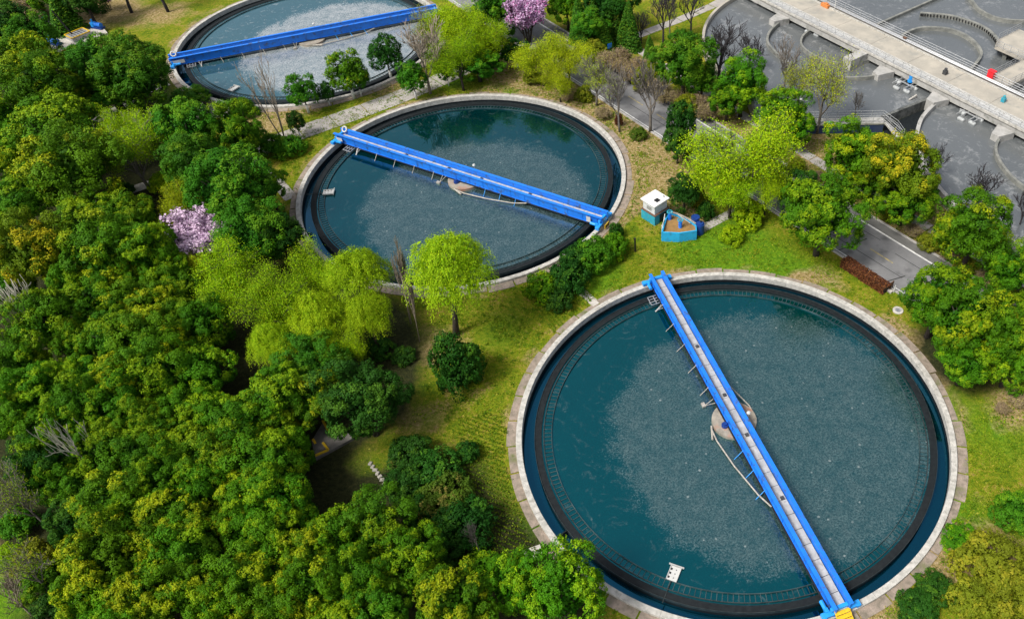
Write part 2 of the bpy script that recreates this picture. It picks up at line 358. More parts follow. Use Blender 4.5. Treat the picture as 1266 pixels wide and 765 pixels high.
g=bpy.data.objects.new('ground',np_mesh('ground',V,F,gm,att)); COL.objects.link(g); tag(g,kind='structure')

def struct(name,mb,m,**k):
    return tag(mb.build(name,m,**k),kind='structure')

# ------------------------------------------------------------------ road, kerbs, paths
RD=Vector((0.654,-0.756,0)); RN=Vector((0.756,0.654,0))
def rd(s,t,z=0.0): return (RD.x*s+RN.x*t, RD.y*s+RN.y*t, z)
S0,S1=-150,60                              # along the road
def strip(mb,t0,t1,s0,s1,z): return mb.sheet([rd(s0,t0),rd(s1,t0),rd(s1,t1),rd(s0,t1)],z)
struct('road',strip(MB(),60.9,67.45,S0,S1,0.03),M['asphalt'])
struct('gutter',strip(MB(),67.45,68.75,S0,S1,0.034),M['gutter'])
k=MB()
for t0 in (60.62,68.78):
    s=S0
    while s<S1:
        k.poly([rd(s,t0)[:2],rd(s+1.97,t0)[:2],rd(s+1.97,t0+0.24)[:2],rd(s,t0+0.24)[:2]],-0.05,0.14); s+=2.0
struct('kerb',k,M['kerb'])
k=MB(); strip(k,67.28,67.5,S0,S1,0.039); strip(k,61.12,61.26,S0,S1,0.039); struct('edge_line',k,M['line'])
k=MB(); s=S0
while s<S1: strip(k,64.1,64.26,s,s+3.2,0.039); s+=6.2
struct('centre_line',k,M['yline'])
k=MB()
for s,t0,t1 in ((-40.6,61.3,65.3),(-33.8,61.3,63.5),(-62,61.3,67),(-85,61.3,67),(-22,61.3,67)): k.add([rd(s,t0,.037),rd(s+.13,t0,.037),rd(s+.9,t1,.037),rd(s+.75,t1,.037)],[(0,1,2,3)])
for t,s0,s1 in ((62.75,-44,-33),(66.0,-43,-38.6),(63.0,-80,-60),(65.6,-36,-20)): k.sheet([rd(s0,t),rd(s1,t+.2),rd(s1,t+.28),rd(s0,t+.09)],0.037)
struct('tar_seam',k,M['seam'])
def ribbon(name,pts,wd,z,m,slab=None):
    """a path: slabs laid along a polyline"""
    mb=MB(); P=[Vector(p) for p in pts]
    nrm=[]
    for i in range(len(P)):
        d=(P[min(i+1,len(P)-1)]-P[max(i-1,0)]).normalized(); nrm.append(Vector((-d.y,d.x,0)))
    if slab is None:
        for i in range(len(P)-1):
            a,b2=P[i],P[i+1]; na,nb=nrm[i]*wd/2,nrm[i+1]*wd/2
            q=[a+na,a-na,b2-nb,b2+nb]; mb.poly([(v.x,v.y) for v in q],-0.1,z)
    else:
        for i in range(len(P)-1):
            L_=(P[i+1]-P[i]).length; m_=max(1,round(L_/slab))
            for j in range(m_):
                f0,f1=j/m_+.012,(j+1)/m_-.012
                a=P[i].lerp(P[i+1],f0); b2=P[i].lerp(P[i+1],f1); na=nrm[i].lerp(nrm[i+1],f0)*wd/2; nb=nrm[i].lerp(nrm[i+1],f1)*wd/2
                q=[a+na,a-na,b2-nb,b2+nb]; mb.poly([(v.x,v.y) for v in q],-0.1,z)
    return struct(name,mb,m)
ribbon('path',[at(*p) for p in ((302,196),(330,180),(372,164),(412,150),(452,136),(492,121),(540,101),(585,80),(625,55))],3.4,0.045,M['path'],4.0)
ribbon('path',[at(*p) for p in ((312,194),(322,204),(336,219),(352,236),(360,246))],1.5,0.06,M['path'],1.3)
ribbon('path',[at(*p) for p in ((292,203),(318,190))],4.6,0.05,M['path'])
ribbon('path',[at(*p) for p in ((866,284),(890,271),(930,252))],1.25,0.05,M['path'],2.2)
ribbon('path',[at(*p) for p in ((700,7),(775,53),(880,119),(985,184),(1025,209),(1080,241),(1150,283),(1210,318),(1290,362))],1.5,0.05,M['path'],3.0)
ribbon('path',[at(*p) for p in ((775,50),(800,40),(840,25),(880,8),(910,-8))],1.7,0.05,M['path'],3.0)
ribbon('path',[at(*p) for p in ((716,358),(738,377))],0.95,0.05,M['slab'],1.0)
ribbon('path',[at(*p) for p in ((648,687),(670,679))],1.0,0.05,M['slab'],0.45)
ribbon('path',[at(*p) for p in ((160,236),(190,226))],1.6,0.05,M['path'])
ribbon('path',[at(*p) for p in ((118,150),(135,140),(190,110),(208,103))],1.4,0.04,M['path'],1.6)

# paved ring round each settling tank
for c in TANKS.values():
    mb=MB(); N=44
    for i in range(N):
        a0=2*math.pi*i/N+0.004; a1=2*math.pi*(i+1)/N-0.004
        rr=random.Random(i*7+1).uniform(20.7,21.02); z1=random.Random(i*3+1).uniform(0.045,0.085)
        mb.lathe([(19.9,-0.2),(rr,-0.2),(rr,z1),(19.9,z1)],6,a0,a1)
    o=struct('pavement',mb,M['apron']); o.location=c

# ------------------------------------------------------------------ settling tanks
def ring(z0,z1,r0,r1): return [(r0,z0),(r1,z0),(r1,z1),(r0,z1)]
WATER=-0.12; CHAN=-0.7
def make_tank():
    t=thing('settling_tank','x','settling tank')
    m=MB()
    for i in range(36):                                   # the rim is cast in segments
        a0=2*math.pi*i/36+.0006; a1=2*math.pi*(i+1)/36-.0006
        m.lathe([(19.47,-0.30),(20.0,-0.30),(20.0,RIM-.02),(19.98,RIM),(19.49,RIM),(19.47,RIM-.02)],8,a0,a1)
    m.build('rim',M['rim'],t)
    MB().lathe(ring(-1.6,-0.30,19.46,19.99),200).build('outer_wall',M['algae'],t)
    w_=MB().lathe(ring(-1.6,-0.03,17.74,18.32),240).build('launder_wall',M['algae'],t)
    m=MB().lathe([(18.33,-.30),(18.36,-.30),(18.36,.04),(18.33,.04)],240)
    m.build('weir_plate',M['weir'],t)
    m=MB().lathe(ring(-.5,-0.02,17.5,17.56),240)
    m.build('weir_lip',M['weir'],t)
    m=MB().lathe(ring(-.5,0.03,16.78,16.83),240)
    for i in range(250):                                  # brackets that carry the plate
        a=2*math.pi*i/250; c,s=math.cos(a),math.sin(a)
        m.bar((16.83*c,16.83*s,-.10),(17.5*c,17.5*s,-.10),0.055,0.05)
    m.build('scum_baffle',M['baffle'],t)
    MB().disc((0,0,-1.55),19.5).build('floor',M['algae'],t)
    m=MB().cyl((0,0,-1.5),2.08,1.72,56)
    p=m.build('centre_pier',M['pier'],t)
    m=MB().cyl((-.9,-.75,.22),.32,.25,16).cyl((-.9,-.75,.47),.2,.18,12); m.build('bearing',M['dblue'],t)
    return t
ta=make_tank(); tags=(('A','round settling tank nearest the camera, largest in the photo, with dark teal water'),('B','middle round settling tank with bare clear water reflecting trees at its far side'),('C','farthest round settling tank at the top edge, filled with pale grey water'))
tank_obj={}
for i,(k_,lb) in enumerate(tags):
    o=ta if i==0 else copy_tree(ta)
    o.location=TANKS[k_]; o['label']=lb; o['group']='round settling tanks with blue bridges'; tank_obj[k_]=o

def water_mat(name,c,clear,sludge,ctr,rad,cut=0.0,rough=0.03,spec=0.9,speck=0.55,soft=0.5,lite=2.25,ior=1.85,tint=(0.10,0.74,0.95),tint2=(0.55,0.88,1.0),srough=0.13):
    """dark water; floating scum lies where |p-ctr|<rad (ctr given from the tank's middle), broken at its edge"""
    m=bpy.data.materials.new(name); m.use_nodes=True
    global n,l,geo
    n=m.node_tree.nodes; l=m.node_tree.links; b=n['Principled BSDF']; geo=n.new('ShaderNodeNewGeometry')
    vs=n.new('ShaderNodeVectorMath'); vs.operation='SUBTRACT'; l.new(geo.outputs['Position'],vs.inputs[0]); vs.inputs[1].default_value=(c.x+ctr[0],c.y+ctr[1],WATER)
    vl=n.new('ShaderNodeVectorMath'); vl.operation='LENGTH'; l.new(vs.outputs[0],vl.inputs[0])
    nz=noise(0.28,8,0.62,0.6); nf=noise(6.0,8,0.85); nm=noise(0.7,6,0.7)
    e=mth('ADD',mth('SUBTRACT',rad,vl.outputs['Value']),mth('MULTIPLY',mth('SUBTRACT',nz,0.5),6.0))
    e=mth('ADD',e,mth('MULTIPLY',mth('SUBTRACT',nf,0.5),3.5))
    dens=mth('MULTIPLY_ADD',e,soft*.55,0.5,True)
    mask=mth('MULTIPLY_ADD',mth('ADD',mth('SUBTRACT',dens,0.62),mth('MULTIPLY',mth('SUBTRACT',nf,0.5),1.7)),3.5,0.5,True)
    holes=mth('MULTIPLY_ADD',mth('SUBTRACT',nf,0.40),6.0,0.25,True)
    mask=mth('MULTIPLY',mask,holes)
    mask=mth('MULTIPLY',mask,mth('MULTIPLY_ADD',nm,1.5,0.02,True))
    wisp=mth('MULTIPLY_ADD',mth('SUBTRACT',noise(0.45,9,0.7,2.5),0.565),9.0,0.0,True)
    mask=mth('MAXIMUM',mask,mth('MULTIPLY',mth('MULTIPLY',wisp,holes),0.55 if rad>0 else 0.0))
    sl=ramp(mth('ADD',mth('MULTIPLY',nf,speck),mth('MULTIPLY',noise(22.0,3,0.7),1-speck)),[(0.40,tuple(x*.45 for x in sludge)),(0.50,sludge),(0.60,tuple(x*lite for x in sludge))])
    vo=n.new('ShaderNodeTexVoronoi'); vo.inputs['Scale'].default_value=0.75; l.new(geo.outputs['Position'],vo.inputs['Vector'])
    fl=mth('LESS_THAN',vo.outputs['Distance'],0.085)
    sl=mix(mth('MULTIPLY',fl,0.55),sl,(0.36,0.38,0.36))
    body=mix(mth('MULTIPLY_ADD',nz,0.8,0.1,True),clear,tuple(x*.7 for x in clear))
    l.new(mix(mask,body,sl),b.inputs['Base Color'])
    l.new(mth('MULTIPLY_ADD',mask,srough,rough),b.inputs['Roughness'])
    b.inputs['IOR'].default_value=ior; b.inputs['Specular IOR Level'].default_value=spec
    l.new(mix(mask,tint,tint2),b.inputs['Specular Tint'])
    bp=n.new('ShaderNodeBump'); bp.inputs['Strength'].default_value=0.10; bp.inputs['Distance'].default_value=0.05
    l.new(mth('ADD',mth('MULTIPLY',noise(1.3,3),0.35),mth('MULTIPLY',mth('MULTIPLY',nf,mask),1.6)),bp.inputs['Height']); l.new(bp.outputs[0],b.inputs['Normal'])
    return m
WM={'A':water_mat('tank water teal',TANKS['A'],(0.0002,0.026,0.028),(0.040,0.066,0.065),(3.4,-.6),14.6),
    'B':water_mat('tank water blue',TANKS['B'],(0.0004,0.017,0.020),(0.045,0.068,0.070),(2.0,-4.5),13.5),
    'C':water_mat('tank water grey',TANKS['C'],(0.030,0.085,0.108),(0.34,0.355,0.36),(5.5,-1.5),15.0,speck=0.8,lite=1.15,tint=(0.45,0.85,1.0),tint2=(0.85,0.95,1.0))}  # pale sky reflection is painted into the farthest tank's scum and water colours
CM=water_mat('channel water',Vector((0,0,0)),(0.0003,0.012,0.020),(0.03,0.05,0.06),(0,0),-99,tint=(0.08,0.55,0.95))
for k_,c in TANKS.items():
    o=struct('water',MB().disc((0,0,WATER),17.76,200),WM[k_]); o.location=c
    o=struct('channel_water',MB().disc((0,0,CHAN),19.47,200,18.34),CM); o.location=c

# ------------------------------------------------------------------ scraper bridges
def make_bridge(full):
    t=thing('scraper_bridge','x','scraper bridge'); LN=19.95
    hw=0.54; zt,zb,zd=1.52,0.40,0.86
    for s in (-1,1):
        m=MB(); y=s*(hw+.05)
        m.box((0,y,(zt+zb)/2),(2*LN,.05,zt-zb)); m.box((0,s*(hw+.15),zt+.032),(2*LN,.34,.06)); m.box((0,y,zb-.028),(2*LN,.20,.05))
        m.box((0,y-s*.012,zd+.30),(2*LN-.2,.075,.05))
        x=-LN+1.2
        while x<LN-.5: m.box((x,y+s*.052,(zt+zb)/2),(.06,.055,zt-zb-.02)); x+=2.0
        m.build('girder',M['blue'],t)
    m=MB(); x=-LN+.3
    while x<LN-1.0: m.box((x+.72,0,zd),(1.42,2*hw-.1,.06)); x+=1.465
    m.build('walkway',M['walk'],t)
    MB().box((0,0,zb-.072),(2*LN-.6,2*hw+.62,.03)).build('dark_reflection_plate',M['black'],t)  # added black plate, so the water mirrors a dark underside
    m=MB(); x=-LN+.6
    while x<LN: m.box((x,0,zd-.12),(.10,2*hw,.16)); x+=1.0
    m.box((0,0,zd-.12),(2*LN-1.0,.12,.12)); m.build('crossbeam',M['dblue'],t)
    for e in (-1,1):
        m=MB(); X_=e*19.74
        m.box((X_,0,.66),(.42,3.1,.26)); m.box((X_-e*.1,0,.98),(.3,1.75,.4))
        for s in (-1,1): m.box((X_,s*1.48,.6),(.5,.34,.36))
        ec=m.build('end_carriage',M['lblue'],t,bevel=.03)
        for s in (-1,1):
            w_=MB().tube([(X_,s*1.48-.09,.545),(X_,s*1.48+.09,.545)],.19,18).build('wheel',M['rubber'],ec)
        MB().tube([(X_-e*.45,-1.1,.72),(X_-e*1.15,-1.1,.72)],.17,14).box((X_-e*.3,-1.1,.72),(.34,.3,.34)).build('drive_motor',M['lblue'],t)
    for i,x in enumerate((-16.2,-13.2,-10.2,-7.2,-4.2,3.6,5.8,8.0)):
        m=MB().tube([(x,-hw-.1,zb+.02),(x+.25,-hw-1.05,-.10)],.035,6).tube([(x+.25,-hw-1.05,-.10),(x+.25,-hw-1.05,-.6)],.03,6)
        m.build('strut',M['steel' if x<0 else 'lblue'],t)
        m=MB().tube([(x,hw+.1,zb+.02),(x-.25,hw+.5,-.10),(x-.25,hw+.5,-.6)],.03,6); m.build('strut',M['steel' if x<0 else 'lblue'],t)
    # scum pipes lead from the middle out to the bridge on both sides
    MB().tube([(.2,-2.25,.16),(1.6,-2.3,.10),(4.6,-1.95,.06),(8.0,-1.25,.06),(9.6,-.8,.3)],.075,8).tube([(-.1,-2.1,.12),(1.3,-2.6,.06)],.10,8).build('scum_pipe',M['steel'],t)
    MB().tube([(.6,2.1,.16),(-1.0,2.15,.12),(-3.6,1.5,.1),(-5.4,.8,.3)],.065,8).build('scum_pipe',M['steel'],t)
    m=MB()
    for yy in (-1.15,-1.75): m.bar((-17.9,yy,.25),(-16.7,yy,.25),.07,.10)
    for xx in (-17.9,-17.5,-17.1,-16.7): m.bar((xx,-.8,.3),(xx,-1.78,.25),.06,.08)
    m.bar((-17.3,-1.75,.25),(-17.3,-1.75,-.2),.08,.08); m.bar((-16.3,-.8,.35),(-16.0,-1.6,-.1),.05,.05); m.bar((-15.8,-.8,.35),(-16.1,-1.6,-.1),.05,.05)
    m.build('skimmer_frame',M['galv'],t)
    m=MB().box((-2.7,-1.8,.0),(.5,.32,.22)).bar((-2.7,-.8,.45),(-2.55,-1.7,.1),.05,.05).bar((-2.2,-.8,.45),(-2.5,-1.7,.1),.05,.05); m.build('skimmer_frame',M['steel'],t)
    MB().tube([(1.0,1.0,1.0),(1.0,1.0,1.85)],.03,8).build('lamp_post',M['galv'],t)
    m=MB()
    m.tube([(1.0,1.0,1.80),(1.0,1.0,1.86),(1.0,1.0,1.98),(1.0,1.0,2.09),(1.0,1.0,2.12)],[.06,.15,.2,.14,.04],14); m.build('lamp_globe',M['white'],t)
    for x in (-9,-2.4,2.5,9.5):
        MB().box((x,.2,zd+.09),(.34,.3,.12)).build('junction_box',M['tarp'],t)
    if full:
        m=MB()
        for i in range(4): m.box((19.85+.3*i+.15,0,.86-.2*i),(.30,1.15,.06)); m.box((19.85+.3*i,0,.76-.2*i),(.05,1.15,.2))
        for s in (-1,1): m.bar((19.75,s*.6,.95),(21.05,s*.6,.1),.06,.16)
        m.build('access_step',M['yellow'],t)
    return t
ang={'A':math.atan2(-36.1,13.97),'B':math.atan2(-16.96,34.5),'C':math.atan2(14.51,31.6)}
br=make_bridge(True)
for i,(k_,lb) in enumerate((('A','blue scraper bridge with pale walkway spanning the nearest settling tank'),('B','blue scraper bridge slanting across the middle settling tank'),('C','blue scraper bridge across the farthest settling tank at the top edge'))):
    o=br if i==0 else copy_tree(br)
    o.location=TANKS[k_]; 
    if k_=='A': o.location.x-=0.12
    if k_!='A':
        for ch in list(o.children):
            if ch.name.startswith('access_step'): bpy.data.objects.remove(ch)
    o.rotation_euler=(0,0,ang[k_]+(0 if k_!='C' else math.pi)); o['label']=lb; o['group']='blue scraper bridges'
    if k_=='C': o.rotation_euler=(0,0,ang[k_])
# small stripes-and-plates that hang on the bridges
def on_bridge(k_,x,y,z): 
    a=ang[k_]; c=TANKS[k_]; return Vector((c.x+x*math.cos(a)-y*math.sin(a), c.y+x*math.sin(a)+y*math.cos(a), z))
def buoy(k_,lb):
    m=MB(); N=24; vs=[]; fs=[]
    for i in range(N):
        a=2*math.pi*i/N
        for j in range(8):
            b_=2*math.pi*j/8; r=.34+.10*math.cos(b_); vs.append((r*math.cos(a),.10*math.sin(b_),r*math.sin(a)))
    for i in range(N):
        for j in range(8): fs.append((i*8+j,i*8+(j+1)%8,((i+1)%N)*8+(j+1)%8,((i+1)%N)*8+j))
    m.add(vs,fs); o=m.build('ring_buoy',M['white'],smooth=True); o.location=on_bridge(k_,-19.2,.55,1.62); o.rotation_euler=(R_(-35),0,ang[k_])
    tag(o,lb,'ring buoy')
buoy('B','white ring buoy hung inside the left end of the middle bridge'); buoy('C','white ring buoy hung inside the left end of the farthest bridge')
def plate(k_,x,side,lb,wd=.9,h=.55,z=1.0):
    o=MB().box((0,0,0),(wd,.02,h)).build('sign_plate',M['white']); o.location=on_bridge(k_,x,side*.86,z); o.rotation_euler=(0,0,ang[k_]); tag(o,lb,'sign plate')
plate('B',18.2,-1,'blank white plate fixed low on the right end of the middle bridge',.55,.75,.95)
plate('B',-19.1,-1,'blank pale plate on the left end of the middle bridge',1.0,.45,.95)
plate('C',-18.9,-1,'blank pale plate on the left end of the farthest bridge',1.9,.5,.95)
# striped guard board where the middle bridge lands
t=thing('guard_board','yellow and black striped guard board at the right end of the middle bridge','guard board',on_bridge('B',20.35,-.35,.1),ang['B'])
MB().box((0,0,.35),(.06,.95,.55)).build('board',M['yellow'],t)
m=MB()
for i in range(4): m.bar((.04,-.38+i*.22,.12),(.04,-.24+i*.22,.58),.03,.09)
m.build('stripe',M['black'],t)

# ------------------------------------------------------------------ scum hoppers that float inside the baffles
def hopper(k_,px,py,lb,rz):
    p=at(px,py,0); t=thing('scum_hopper',lb,'scum hopper',p,rz,'scum hoppers beside the baffles'); t.scale=(.85,.85,1)
    m=MB().box((0,0,.03),(1.0,1.45,.05))
    for s in (-1,1): m.box((s*.5,0,.06),(.05,1.5,.16))
    m.build('hopper_tray',M['white'],t)
    MB().box((0,.80,.10),(1.5,.10,.16)).build('lip_board',M['walk'],t)
    m=MB()
    for i in range(3):
        m.box((-.34,-.45+i*.42,.062),(.17,.2,.014)); m.box((.12,-.42+i*.42,.062),(.10,.09,.014))
    m.build('opening',M['black'],t)
    q=(TANKS[k_]-p); q.z=0
    MB().tube([(0,-.7,.0),(0,-3.0,-.02)],.05,8).build('drain_pipe',M['weir'],t)
def face(k_,px,py):
    p=at(px,py,0); d=TANKS[k_]-p; return math.atan2(d.y,d.x)-math.pi/2
hopper('A',833,709,'white scum hopper at the near edge of the nearest tank',face('A',833,709))
hopper('B',406,238,'small white scum hopper at the left edge of the middle tank',face('B',406,238))
hopper('C',289,110,'small white scum hopper at the near edge of the farthest tank',face('C',289,110))
# outlet board in the launder of the nearest tank
p=at(693,662,-.3); d=p-TANKS['A']; a=math.atan2(d.y,d.x)
o=MB().box((0,0,0),(1.25,.10,.5)).build('outlet_board',M['algae']); o.location=(TANKS['A'].x+18.9*math.cos(a),TANKS['A'].y+18.9*math.sin(a),-.35); o.rotation_euler=(0,0,a)
tag(o,'dark board across the outer channel at lower left of the nearest tank','board')
# ------------------------------------------------------------------ oxidation ditches (upper right)
BZ,WZ,KZ=1.5,0.9,2.5
def arc(c,r,a0,a1,n): return [Vector((c.x+r*math.cos(R_(a0+(a1-a0)*i/n)), c.y+r*math.sin(R_(a0+(a1-a0)*i/n)),0)) for i in range(n+1)]
def spline(pts,n=8):
    P=[Vector((p[0],p[1],0)) for p in pts]; out=[]
    for i in range(len(P)-1):
        p0=P[max(i-1,0)]; p1=P[i]; p2=P[i+1]; p3=P[min(i+2,len(P)-1)]
        for k in range(n):
            t=k/n; out.append(0.5*((2*p1)+(p2-p0)*t+(2*p0-5*p1+4*p2-p3)*t*t+(3*p1-p0-3*p2+p3)*t**3))
    return out+[P[-1]]
def wall(mb,P,wd,z0,z1):
    n=len(P); vs=[]; fs=[]
    for i in range(n):
        d=(P[min(i+1,n-1)]-P[max(i-1,0)]).normalized(); q=Vector((-d.y,d.x,0))*(wd/2)
        for zz in (z0,z1):
            a=P[i]-q; b=P[i]+q; vs+= [(a.x,a.y,zz),(b.x,b.y,zz)]
    for i in range(n-1):
        o=i*4; u=o+4
        fs+=[(o,u,u+2,o+2),(o+1,o+3,u+3,u+1),(o+2,u+2,u+3,o+3),(o,o+1,u+1,u)]
    fs+=[(0,2,3,1),((n-1)*4,(n-1)*4+1,(n-1)*4+3,(n-1)*4+2)]
    return mb.add(vs,fs)
def rail(P,z,h=1.05,gap=1.5,r=.032,rails=(1.0,.62,.3)):
    mb=MB(); acc=0
    for a,b in zip(P[:-1],P[1:]):
        a=Vector((a[0],a[1],z)); b=Vector((b[0],b[1],z)); L_=(b-a).length; m=max(1,round(L_/gap))
        for i in range(m+1):
            p=a.lerp(b,i/m); mb.tube([p,p+Vector((0,0,h))],r,5)
        for f in rails: mb.tube([a+Vector((0,0,h*f)),b+Vector((0,0,h*f))],r*.9,5)
    return mb
A1=arc(C1,BR,128.7,222,40)
flat=[Vector((12.6,95.6,0)),Vector((29.2,96.2,0))]
cham=[Vector((29.2,96.2,0)),Vector((38.6,102.2,0)),Vector((41.2,103.3,0))]
A2=[Vector(p+(0,)) for p in ((41.2,103.3),(37.6,100.1),(34.6,96.2),(33.0,92.3))]+arc(C2,BR-.6,167,250,34)
A2=spline(A2[:4],6)[:-1]+A2[3:]
# water of both ditches
bm=bpy.data.materials.new('ditch water'); bm.use_nodes=True; n=bm.node_tree.nodes; l=bm.node_tree.links; b=n['Principled BSDF']; geo=n.new('ShaderNodeNewGeometry')
sw=noise(0.16,9,0.68,2.2); f2=noise(1.1,8,0.7,1.2); f3=noise(0.05,4,0.5,1.0)
foam=mth('MULTIPLY_ADD',mth('SUBTRACT',mth('ADD',mth('MULTIPLY',sw,0.65),mth('MULTIPLY',f2,0.45)),0.575),5.0,0.0,True)
wc=mix(f3,(0.065,0.073,0.077),(0.125,0.134,0.138))
l.new(mix(mth('MULTIPLY',foam,0.5),wc,(0.50,0.50,0.49)),b.inputs['Base Color'])
b.inputs['Roughness'].default_value=0.13; b.inputs['Specular IOR Level'].default_value=0.9; b.inputs['IOR'].default_value=1.6
bp=n.new('ShaderNodeBump'); bp.inputs['Strength'].default_value=0.35; bp.inputs['Distance'].default_value=0.12
l.new(noise(1.6,5,0.6,0.8),bp.inputs['Height']); l.new(bp.outputs[0],b.inputs['Normal'])
poly=A1+flat+cham[1:]+A2[1:]+[Vector((140,-20,0)),Vector((160,260,0)),Vector((0,260,0)),Vector((12,150,0))]
struct('water',MB().sheet([(p.x,p.y) for p in poly],WZ),bm)
t=thing('ditch_wall','curved concrete outer wall of the upper oxidation ditch, at the left end of the grey water','basin wall')
m=MB(); wall(m,[Vector((12,150,0))]+A1+[flat[0]],.42,-.3,BZ); m.build('wall',M['deckconc'],t)
m=MB(); wall(m,cham,.45,-.3,BZ); m.build('wall',M['stained'],t)
t=thing('ditch_wall','curved concrete outer wall of the right-hand oxidation ditch, below the diagonal walkway','basin wall')
m=MB(); wall(m,A2,.5,-.3,BZ); m.build('wall',M['concrete'],t)
m=MB(); wall(m,[Vector((30.2,91.6,0)),Vector((33.0,92.2,0))],.7,-.3,1.0); wall(m,[Vector((30.4,90.5,0)),Vector((33.0,90.9,0))],.5,-.3,.9); m.build('sill',M['deckconc'],t)
struct('chamber_floor',MB().sheet([(29.4,94.5),(33.2,92.4),(34.8,96.0),(38,100.3),(40.6,102.6),(38.6,101.9),(29.6,96.1)],.05),M['algae'])
# service walkway in front of the upper ditch
t=thing('service_walkway','grey railed service walkway with a navy wall below, beside the upper ditch','walkway')
m=MB(); m.poly([(12.4,93.9),(29.3,94.6),(29.2,96.0),(12.4,95.4)],1.28,1.52); m.build('deck',M['concrete'],t)
m=MB(); m.poly([(12.5,93.98),(29.2,94.68),(29.2,94.9),(12.5,94.2)],-.2,1.27); m.build('front_wall',M['mural'],t)
m=rail([(12.5,94.05),(29.2,94.75),(30.7,91.2)],1.52); m.build('railing',M['galv'],t)
m=rail([(12.5,95.3),(29.2,95.9),(30.6,93.4),(31.0,91.3)],1.52); m.build('railing',M['galv'],t)
m=MB(); m.poly([(29.3,94.6),(29.2,96.0),(31.1,91.4),(30.2,91.0)],1.28,1.5); m.build('deck',M['concrete'],t)
# guide walls
def guide(pts,lb,wd=.34,zt=BZ,spl=True,m_='wetconc'):
    mb=MB(); wall(mb,spline(pts,10) if spl else [Vector((p[0],p[1],0)) for p in pts],wd,-.3,zt)
    o=mb.build('guide_wall',M[m_]); tag(o,lb,'guide wall','curved guide walls in the grey water')
guide([(20.9,126.4),(17.65,122.7),(15.9,118.7),(16.3,114.9),(19.3,109.6),(24.2,106.8),(30.0,107.0),(34.5,110.2)],'large half-circle guide wall below the left part of the diagonal walkway')
guide([(24.3,121.8),(23.16,121.36),(21.22,118.7),(20.95,115.4),(23.15,112),(26.5,110.5),(30.2,111.6)],'small inner curved guide wall inside the large half circle',.30)
guide([(47.9,95.2),(44.15,92.1),(42.2,88.4),(42.3,84.1),(43.6,80.6),(46.5,77.4)],'curved guide wall at the right edge below the diagonal walkway')
guide([(36.2,117.6),(36.95,119.6),(40.15,121.7),(44.4,121.2),(46.8,118.2),(47.2,113.7),(44.9,109.6),(43.6,108.4)],'curved guide wall forming a hook right above the diagonal walkway',.42)
guide([(41.0,126.7),(46.1,125.5),(50.1,121.4),(50.9,115.4),(50.3,112.4)],'crescent guide wall with dark slotted screen, right of the hook-shaped one',.5)
guide([(50.2,133.0),(50.5,130.5),(50.9,127.7),(53.0,124.9),(56.7,124.1),(61,125.2)],'curved guide wall in the upper right corner',.4)
guide([(56.3,92.8),(53.5,98.9),(51.8,100.2),(50.6,100.8)],'short curved guide wall at the right edge above the diagonal walkway',.36)
guide([(33.6,123.2),(43.6,131.3),(50,136.4)],'straight thin dividing wall running up from the diagonal walkway to the top edge',.35,1.35,False)
# screen slots on the crescent
m=MB()
for i,p in enumerate(spline([(41.0,126.7),(46.1,125.5),(50.1,121.4),(50.9,115.4)],11)):
    c=Vector((43.4,117.6,0)); d=(c-p).normalized(); q=p+d*.27; m.box((q.x,q.y,1.25),(.16,.3,.36),math.atan2(d.y,d.x)+1.57)
o=m.build('slotted_screen',M['black']); tag(o,'row of dark slots fixed along the crescent guide wall','screen')
mb=MB(); mb.sheet([at(1172,27,WZ)[:2],at(1228,38,WZ)[:2],at(1216,16,WZ)[:2],at(1195,0,WZ)[:2],at(1176,0,WZ)[:2],at(1150,12,WZ)[:2]],WZ+.01)
foamm=mat('pale settled foam',(0.34,0.33,0.31),0.9,col2=(0.19,0.20,0.205),scale=.7)
# central walkway (a vehicle-wide concrete deck on beams)
def dk(s,nn,z=0): p=DD*s+DN*nn; return Vector((p.x,p.y,z))
DS0,DS1=-112,-22
t=thing('deck_walkway','long pale concrete walkway deck crossing the grey basins diagonally','walkway deck')
m=MB(); s=DS0; i=0
while s<DS1:
    m.poly([dk(s,93.1)[:2],dk(s+6.96,93.1)[:2],dk(s+6.96,100.3)[:2],dk(s,100.3)[:2]],KZ-.30,KZ); s+=7
m.build('deck',M['deckconc'],t)
m=MB()
for nn in (93.3,100.1): m.poly([dk(DS0,nn-.25)[:2],dk(DS1,nn-.25)[:2],dk(DS1,nn+.25)[:2],dk(DS0,nn+.25)[:2]],KZ-1.05,KZ-.31)
m.build('edge_beam',M['concrete'],t)
m=MB()
for nn in (92.98,94.75,99.2,100.42): m.poly([dk(DS0,nn-.09)[:2],dk(DS1,nn-.09)[:2],dk(DS1,nn+.09)[:2],dk(DS0,nn+.09)[:2]],KZ-.12,KZ+.22)
m.build('kerb',M['rim'],t)
m=MB(); s=DS0
while s<DS1: m.poly([dk(s,93.1)[:2],dk(s+1.36,93.1)[:2],dk(s+1.36,94.62)[:2],dk(s,94.62)[:2]],KZ+.004,KZ+.09); s+=1.4
m.build('cover_slab',M['walk'],t)
rail([dk(DS0,92.98),dk(DS1,92.98)],KZ+.2,1.0,1.6).build('railing',M['galv'],t)
rail([dk(DS0,100.42),dk(DS1,100.42)],KZ+.2,1.0,1.6,.04).build('railing',M['galv'],t)
m=MB(); s=-105
while s<DS1: m.box(dk(s,96.7,.55),(.7,6.2,2.6),math.atan2(DD.y,DD.x)); s+=12
m.build('support_wall',M['concrete'],t)
for nn,lb in ((99.65,'inner grey pipe along the far side of the long walkway deck'),(100.0,'outer grey pipe along the far side of the long walkway deck')):
    m=MB().tube([dk(DS0,nn,KZ+.32),dk(DS1,nn,KZ+.32)],.13,10); o=m.build('pipe',M['galv'],smooth=True); tag(o,lb,'pipe')
